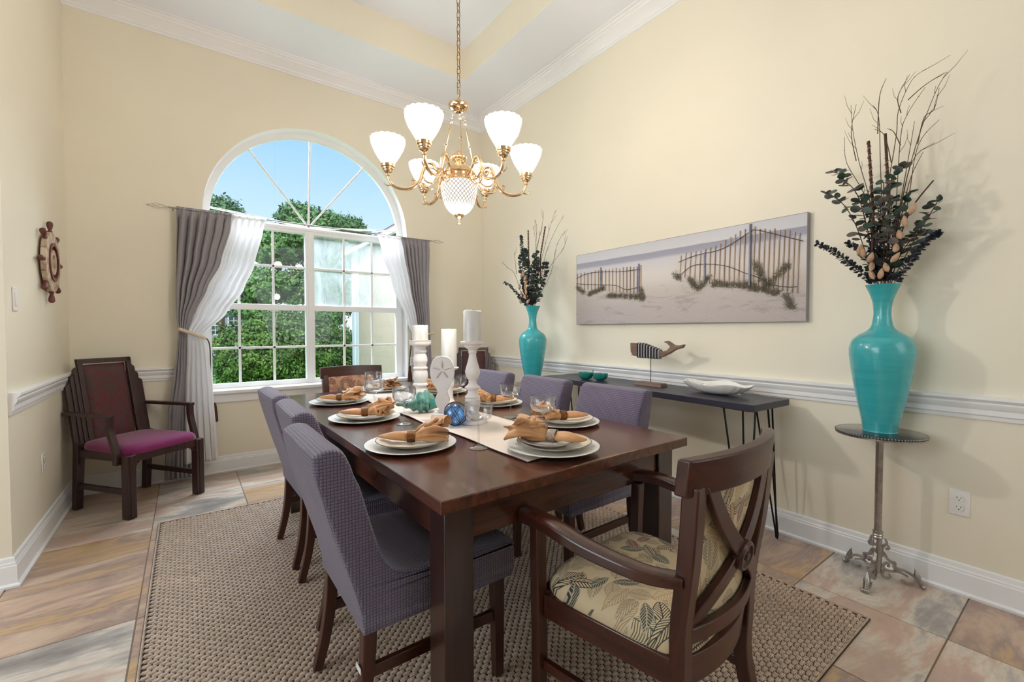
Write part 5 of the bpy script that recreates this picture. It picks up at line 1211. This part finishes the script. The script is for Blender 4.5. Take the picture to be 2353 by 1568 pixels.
# ---------------- ship wheel ----------------
HW = wood('red brown handle wood', (84, 34, 26), (120, 58, 42), .5, 0, .2); CRW = P('crackled cream wood', (214, 196, 172), .7, col2=(150, 116, 92), vscale=22, bs=.2, bscale=50)
sw = thing('ship_wheel', 'small wooden ship wheel hung on the left wall', 'wall ornament', (XL, 3.79, 1.607))
def xring(r0, r1, x0, x1, mat, name, n=64):
    m = MB(); m.lathe([(r0, x0), (r1, x0), (r1, x1), (r0, x1), (r0, x0)], n, close=False); m.xf(Matrix.Rotation(PI/2, 4, 'Y')); return m.obj(name, mat, sw, bevel=0, smooth=40)
seg = 8
for k in range(seg):
    a0 = 2*PI*k/seg+PI/8; a1 = a0+2*PI/seg-.015; m = MB(); N = 10; vs = []
    for i in range(N+1):
        a = a0+(a1-a0)*i/N
        for r_, x in ((.110, .012), (.178, .012), (.178, .036), (.110, .036)): vs.append((x, r_*math.cos(a), r_*math.sin(a)))
    m.add(vs, [(i*4+q, (i+1)*4+q, (i+1)*4+(q+1) % 4, i*4+(q+1) % 4) for i in range(N) for q in range(4)]+[(0, 1, 2, 3), tuple(N*4+q for q in (3, 2, 1, 0))]); m.obj('rim_segment', CRW, sw, smooth=30, bevel=.002)
xring(.096, .116, .02, .043, HW, 'inner_rim'); xring(.045, .075, .014, .038, CRW, 'hub_ring'); xring(.0, .046, .008, .020, P('pale disc', (206, 196, 180), .7), 'hub_disc'); xring(.072, .097, .006, .016, P('dark backing', (70, 52, 46), .7), 'web')
for k in range(8):
    m = MB(); m.lathe(sp2([(0, .165), (.009, .166), (.008, .176), (.012, .180), (.012, .186), (.008, .190), (.012, .205), (.0155, .225), (.013, .238), (.006, .243), (0, .244)], 2), 14)
    m.xf(Matrix.Translation((.024, 0, 0)) @ Matrix.Rotation(2*PI*k/8, 4, 'X')); m.obj('handle', HW, sw, smooth=50)

# ---------------- outside the window ----------------
GZ = -.25
GR_ = P('lawn grass', (112, 170, 74), .9, var=.25, vscale=3, bs=.6, bscale=30)
lw = MB().box((-60, YB+.21, GZ-.1), (80, 120, GZ)).obj('lawn', GR_, None, smooth=0); tag(lw, 'green lawn outside the window', 'lawn', kind='stuff')
PAVE = P('pale concrete', (190, 186, 180), .85, var=.1, vscale=3, bs=.2, bscale=40)
r_ = MB().box((-60, 24, GZ), (80, 34, GZ+.02)).obj('street', P('grey asphalt', (150, 150, 156), .9, var=.06, vscale=1), None, smooth=0); tag(r_, 'grey street beyond the lawn', 'street', kind='structure')
wk = MB().box((-12, 9.6, GZ), (12, 11.0, GZ+.03)).obj('garden_path', PAVE, None, smooth=0); tag(wk, 'pale concrete path below the bush', 'path', kind='structure')
def leafcloud(name, blobs, n, size, mat, parent, seed=1, shell=.55):
    rng = np.random.default_rng(seed); B = np.array([b[:3] for b in blobs]); Rr = np.array([b[3] for b in blobs]); SQ = np.array([(b[4] if len(b) > 4 else 1) for b in blobs])
    k = rng.choice(len(blobs), n, p=(Rr**2)/(Rr**2).sum()); d = rng.normal(size=(n, 3)); d /= np.linalg.norm(d, axis=1)[:, None]
    rad = Rr[k]*(shell+(1-shell)*rng.random(n)**.5)*(1+.16*np.sin(d[:, 0]*9+k)*np.sin(d[:, 2]*8+2*k)+.14*np.sin(d[:, 1]*17+d[:, 2]*15+k)+.12*rng.normal(size=n)*.6); p = B[k]+d*rad[:, None]*np.stack([np.ones(n), np.ones(n), SQ[k]], 1)
    a = rng.normal(size=(n, 3)); a /= np.linalg.norm(a, axis=1)[:, None]; b = np.cross(a, d); b /= np.linalg.norm(b, axis=1)[:, None]+1e-9
    s = size*rng.uniform(.6, 1.3, n)[:, None]; V = np.stack([p-a*s, p+b*s*.5, p+a*s, p-b*s*.5], 1).reshape(-1, 3)
    Fi = np.arange(n*4, dtype=np.int32); me = bpy.data.meshes.new(name); me.vertices.add(n*4); me.vertices.foreach_set('co', V.ravel()); me.loops.add(n*4); me.loops.foreach_set('vertex_index', Fi)
    me.polygons.add(n); me.polygons.foreach_set('loop_start', Fi[::4].copy()); me.polygons.foreach_set('loop_total', np.full(n, 4, np.int32)); me.update(); me.materials.append(mat)
    o = bpy.data.objects.new(name, me); COL.objects.link(o); o.parent = parent; o['kind'] = 'stuff'; return o
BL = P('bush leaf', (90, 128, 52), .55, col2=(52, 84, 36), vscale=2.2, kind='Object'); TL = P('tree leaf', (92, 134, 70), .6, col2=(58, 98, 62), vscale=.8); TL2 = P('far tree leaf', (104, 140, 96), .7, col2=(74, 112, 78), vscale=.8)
bu = thing('garden_bush', 'big rounded green bush just outside the window', 'bush', (2.05, 12.6, GZ+.03))
blb = [(0, 0, 1.0, .95), (-.85, .1, .85, .75), (.85, .1, .9, .8), (0, -.2, 1.30, .62), (-.45, -.1, 1.25, .55), (.5, -.1, 1.3, .6), (1.4, .2, .8, .65), (-1.1, .1, .55, .5), (.9, 0, .55, .5), (-.3, 0, .65, .6)]
leafcloud('foliage', blb, 60000, .045, BL, bu, 4)
for k in range(14):
    a = rnd.uniform(0, 6.28); m = MB(); m.tube(spline([(.1*math.cos(a), .1*math.sin(a), 0), (.5*math.cos(a), .3*math.sin(a), .35), (1.0*math.cos(a), .55*math.sin(a), .8)], 4), [.03]*4+[.02]*4+[.01], 5); m.obj('branch', BIRON, bu)
def tree(label, x, y, blobs, n, size, mat, seed, th):
    t = thing('garden_tree', label, 'tree', (x, y, GZ)); leafcloud('foliage', blobs, n, size, mat, t, seed, .3)
    MB().tube([(0, 0, 0), (.05, 0, th*.5), (-.05, 0, th)], [.22, .17, .10], 8).obj('trunk', BIRON, t)
    for k in range(7):
        b = blobs[k % len(blobs)]; MB().tube(spline([(0, 0, th*.55+.1*k), ((b[0])*.5, b[1]*.5, b[2]*.8), (b[0], b[1], b[2])], 4), [.09]*4+[.05]*4+[.02], 5).obj('branch', BIRON, t)
tree('leafy green tree standing behind the bush', 4.55, 21.5, [(0, 0, 5.6, 1.35, .9), (-1.4, 0, 5.0, 1.1, .8), (1.3, 0, 4.6, 1.1, .8), (2.3, 0, 4.9, .65, .6), (-.5, 0, 6.4, .8, .8), (.8, 0, 6.2, .8, .8), (-1.8, 0, 3.3, 1.1, .7), (0, 0, 3.4, 1.2, .7), (1.6, 0, 3.0, 1.1, .7), (-2.4, .4, 2.3, .7, .6), (.5, 0, 2.0, .9, .6), (1.7, 0, 6.2, .8, .7), (2.4, 0, 5.7, .6, .6)], 60000, .10, TL, 6, 4.0)
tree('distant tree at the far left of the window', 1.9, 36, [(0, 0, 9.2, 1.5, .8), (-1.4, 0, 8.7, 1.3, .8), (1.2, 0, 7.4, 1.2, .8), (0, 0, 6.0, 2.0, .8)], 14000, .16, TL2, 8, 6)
# wing of this house
WT = P('tan stucco', (172, 154, 136), .85, bs=.2, bscale=60); SHG = P('brown grey shingles', (98, 84, 84), .9, var=.3, vscale=6, bs=.4, bscale=10)
hw = thing('house_wing', 'tan wing of this house with shingled roof beside the window', 'house', (2.2, 4.7, GZ))
MB().box((0, .02, 0), (3, 2.6, 2.7)).obj('wall', WT, hw, smooth=0)
MB().box((-.03, 2.5, 0), (.08, 2.63, 2.75)).box((-.012, 2.38, 0), (-.0, 2.5, 2.75)).obj('corner_board', P('white board', (196, 198, 206), .6), hw, smooth=0)
m = MB(); e0, e1 = -.10, 2.5; m.add([(e0, -.1, 2.66), (e0, 2.72, 2.66), (e1, 2.72, 4.43), (e1, -.1, 4.43), (e0, -.1, 2.72), (e0, 2.72, 2.72), (e1, 2.72, 4.50), (e1, -.1, 4.50)], [(0, 1, 2, 3), (7, 6, 5, 4), (0, 4, 5, 1), (1, 5, 6, 2), (2, 6, 7, 3), (3, 7, 4, 0)]); m.obj('roof', SHG, hw, smooth=0)
MB().box((e0-.03, -.1, 2.65), (e0, 2.72, 2.70)).obj('fascia', P('white board', (196, 198, 206), .6), hw, smooth=0)
# neighbour's house
nh = thing('neighbour_house', 'grey brick house across the street', 'house', (-6, 52, GZ))
MB().box((0, 0, .6), (14, 8, 3.5)).obj('wall', P('grey siding', (128, 130, 142), .8), nh, smooth=0)
MB().box((-.02, -.05, 0), (14.02, 8, .6)).obj('brick_plinth', P('brick red', (158, 104, 84), .9, var=.2, vscale=8), nh, smooth=0)
m = MB(); m.add([(-.6, -.7, 3.4), (14.6, -.7, 3.4), (14.6, 8.7, 3.4), (-.6, 8.7, 3.4), (3, 4, 7.2), (11, 4, 7.2)], [(0, 1, 5, 4), (1, 2, 5), (2, 3, 4, 5), (3, 0, 4), (0, 3, 2, 1)]); m.obj('roof', SHG, nh, smooth=0)
MB().box((-.6, -.75, 3.3), (14.6, -.68, 3.5)).obj('gutter', P('white board', (196, 198, 206), .6), nh, smooth=0)
for x in (7.3, 9.3):
    f = MB().box((x, -.06, .9), (x+1.5, 0, 2.9)).obj('window', P('white board', (196, 198, 206), .6), nh, smooth=0)
    for i in range(3):
        for j in range(4): MB().box((x+.1+i*.45, -.08, 1.0+j*.46), (x+.1+i*.45+.38, -.06, 1.0+j*.46+.38)).obj('pane', P('dark pane', (60, 70, 84), .1), f, smooth=0)
